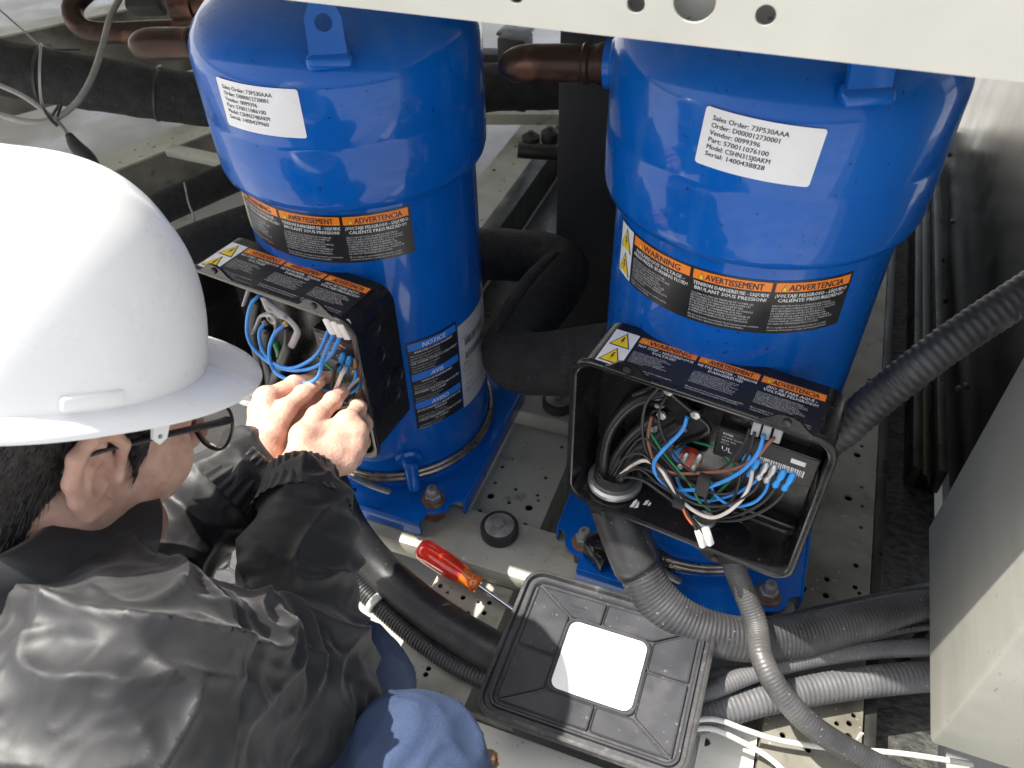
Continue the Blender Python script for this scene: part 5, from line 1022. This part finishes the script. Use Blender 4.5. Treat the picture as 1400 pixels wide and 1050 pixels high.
# ------------------------------------------------------------------ hard hat and glasses
t = thing('hard_hat', HW(0, 0, .04), 'white hard hat with short peak worn by the crouching technician', 'hard hat')
hx, hz, rx, ry, rz = -.021, .050, .129, .106, .147
n, m_ = 160, 40; V = []; F = []
for i in range(m_+1):
    ph = math.pi/2*i/m_
    for k in range(n):
        th = 2*math.pi*k/n; c_, s_ = math.cos(ph), math.sin(ph); cp = c_**.86; sp = s_**.95
        x, y, z = rx*math.cos(th)*cp, ry*math.sin(th)*cp, rz*sp
        rib = .0035*math.exp(-(y/.016)**2)*s_**.3*(c_**.25) + .0022*math.exp(-((abs(y)-.042)/.010)**2)*s_
        V.append(HW(hx+x*(1+rib/.13), y, hz+z*(1+rib/.13)))
for i in range(m_):
    for k in range(n): F.append([i*n+k, i*n+(k+1) % n, (i+1)*n+(k+1) % n, (i+1)*n+k])
g = G(); g.add(V, F); sh = build('shell', g, 'hat', t, smooth=180)
sm = sh.modifiers.new('thick', 'SOLIDIFY'); sm.thickness = .0025; sm.offset = -1
V = []; F = []; prof = [(-.001, .004), (.2, .0015), (.45, -.001), (.75, -.0045), (.96, -.008), (1.0, -.0105), (.97, -.0125), (.7, -.0085), (.3, -.004), (0, -.002)]
for q_, dz in prof:
    for k in range(n):
        th = 2*math.pi*k/n; fr = max(0, math.cos(th)); w_ = .012+.038*fr**1.6; V.append(HW(hx+(rx+w_*q_)*math.cos(th), (ry+w_*q_*.95)*math.sin(th), hz+.004+dz*.8+.003*q_*fr**2))
for i in range(len(prof)-1):
    for k in range(n): F.append([i*n+k, i*n+(k+1) % n, (i+1)*n+(k+1) % n, (i+1)*n+k])
g = G(); g.add(V, F); build('brim', g, 'hat', t, smooth=60)
for s in (-1, 1):
    p = HW(hx+.038, s*(ry+.007), hz-.012); g = G(); P = [(-.006, .006), (-.005, -.004), (0, -.008), (.005, -.004), (.006, .006)]; g.add(*plate(P, [circle2((0, -.002), .0018, 10)], .003, p, HF, HU)); build('chin_strap_lug', g, 'hat_edge', t)
    g = G(); g.add(*box(HW(hx-.004, s*(ry-.0005), hz+.014), (.040, .006, .010), .0028, HA)); build('accessory_slot', g, 'hat', t)
# glasses
t = thing('glasses', HW(.09, 0, .008), 'dark framed glasses on the technician, one lens below the hat peak', 'glasses')
for s in (-1, 1):
    g = G(); g.add(*tube([HW(-.030, s*.083, .006), HW(-.012, s*.083, .016), HW(.03, s*.080, .018), HW(.085, s*.075, .018), HW(.104, s*.070, .017)], [.002, .003, .0034, .004, .0045], 10, .006, flat=.55)); build('temple_arm', g, 'frame_plastic', t, smooth=180)
    P = [HW(.112-.10*abs(y)**1.0*.12-(.035*max(0, abs(y)-.035)), s*y, z) for y, z in ((.010, .018), (.024, .023), (.045, .023), (.062, .019), (.067, .006), (.060, -.012), (.044, -.020), (.026, -.019), (.012, -.008))]
    g = G(); g.add(*tube(P+[P[0]], .0013, 8, .004)); build('lens_rim', g, 'frame_plastic', t, smooth=180)
    g = G(); c = sum(P)/len(P); k = len(P); V = P+[c]+[p+HF*.0014 for p in P]+[c+HF*.0014]; g.add(V, [[i, (i+1) % k, k] for i in range(k)]+[[k+1+(i+1) % k, k+1+i, 2*k+1] for i in range(k)]); build('lens', g, 'lens', t, smooth=None)
g = G(); g.add(*tube([HW(.112, -.011, .012), HW(.117, 0, .016), HW(.112, .011, .012)], .002, 8, .003)); build('bridge', g, 'frame_plastic', t, smooth=180)
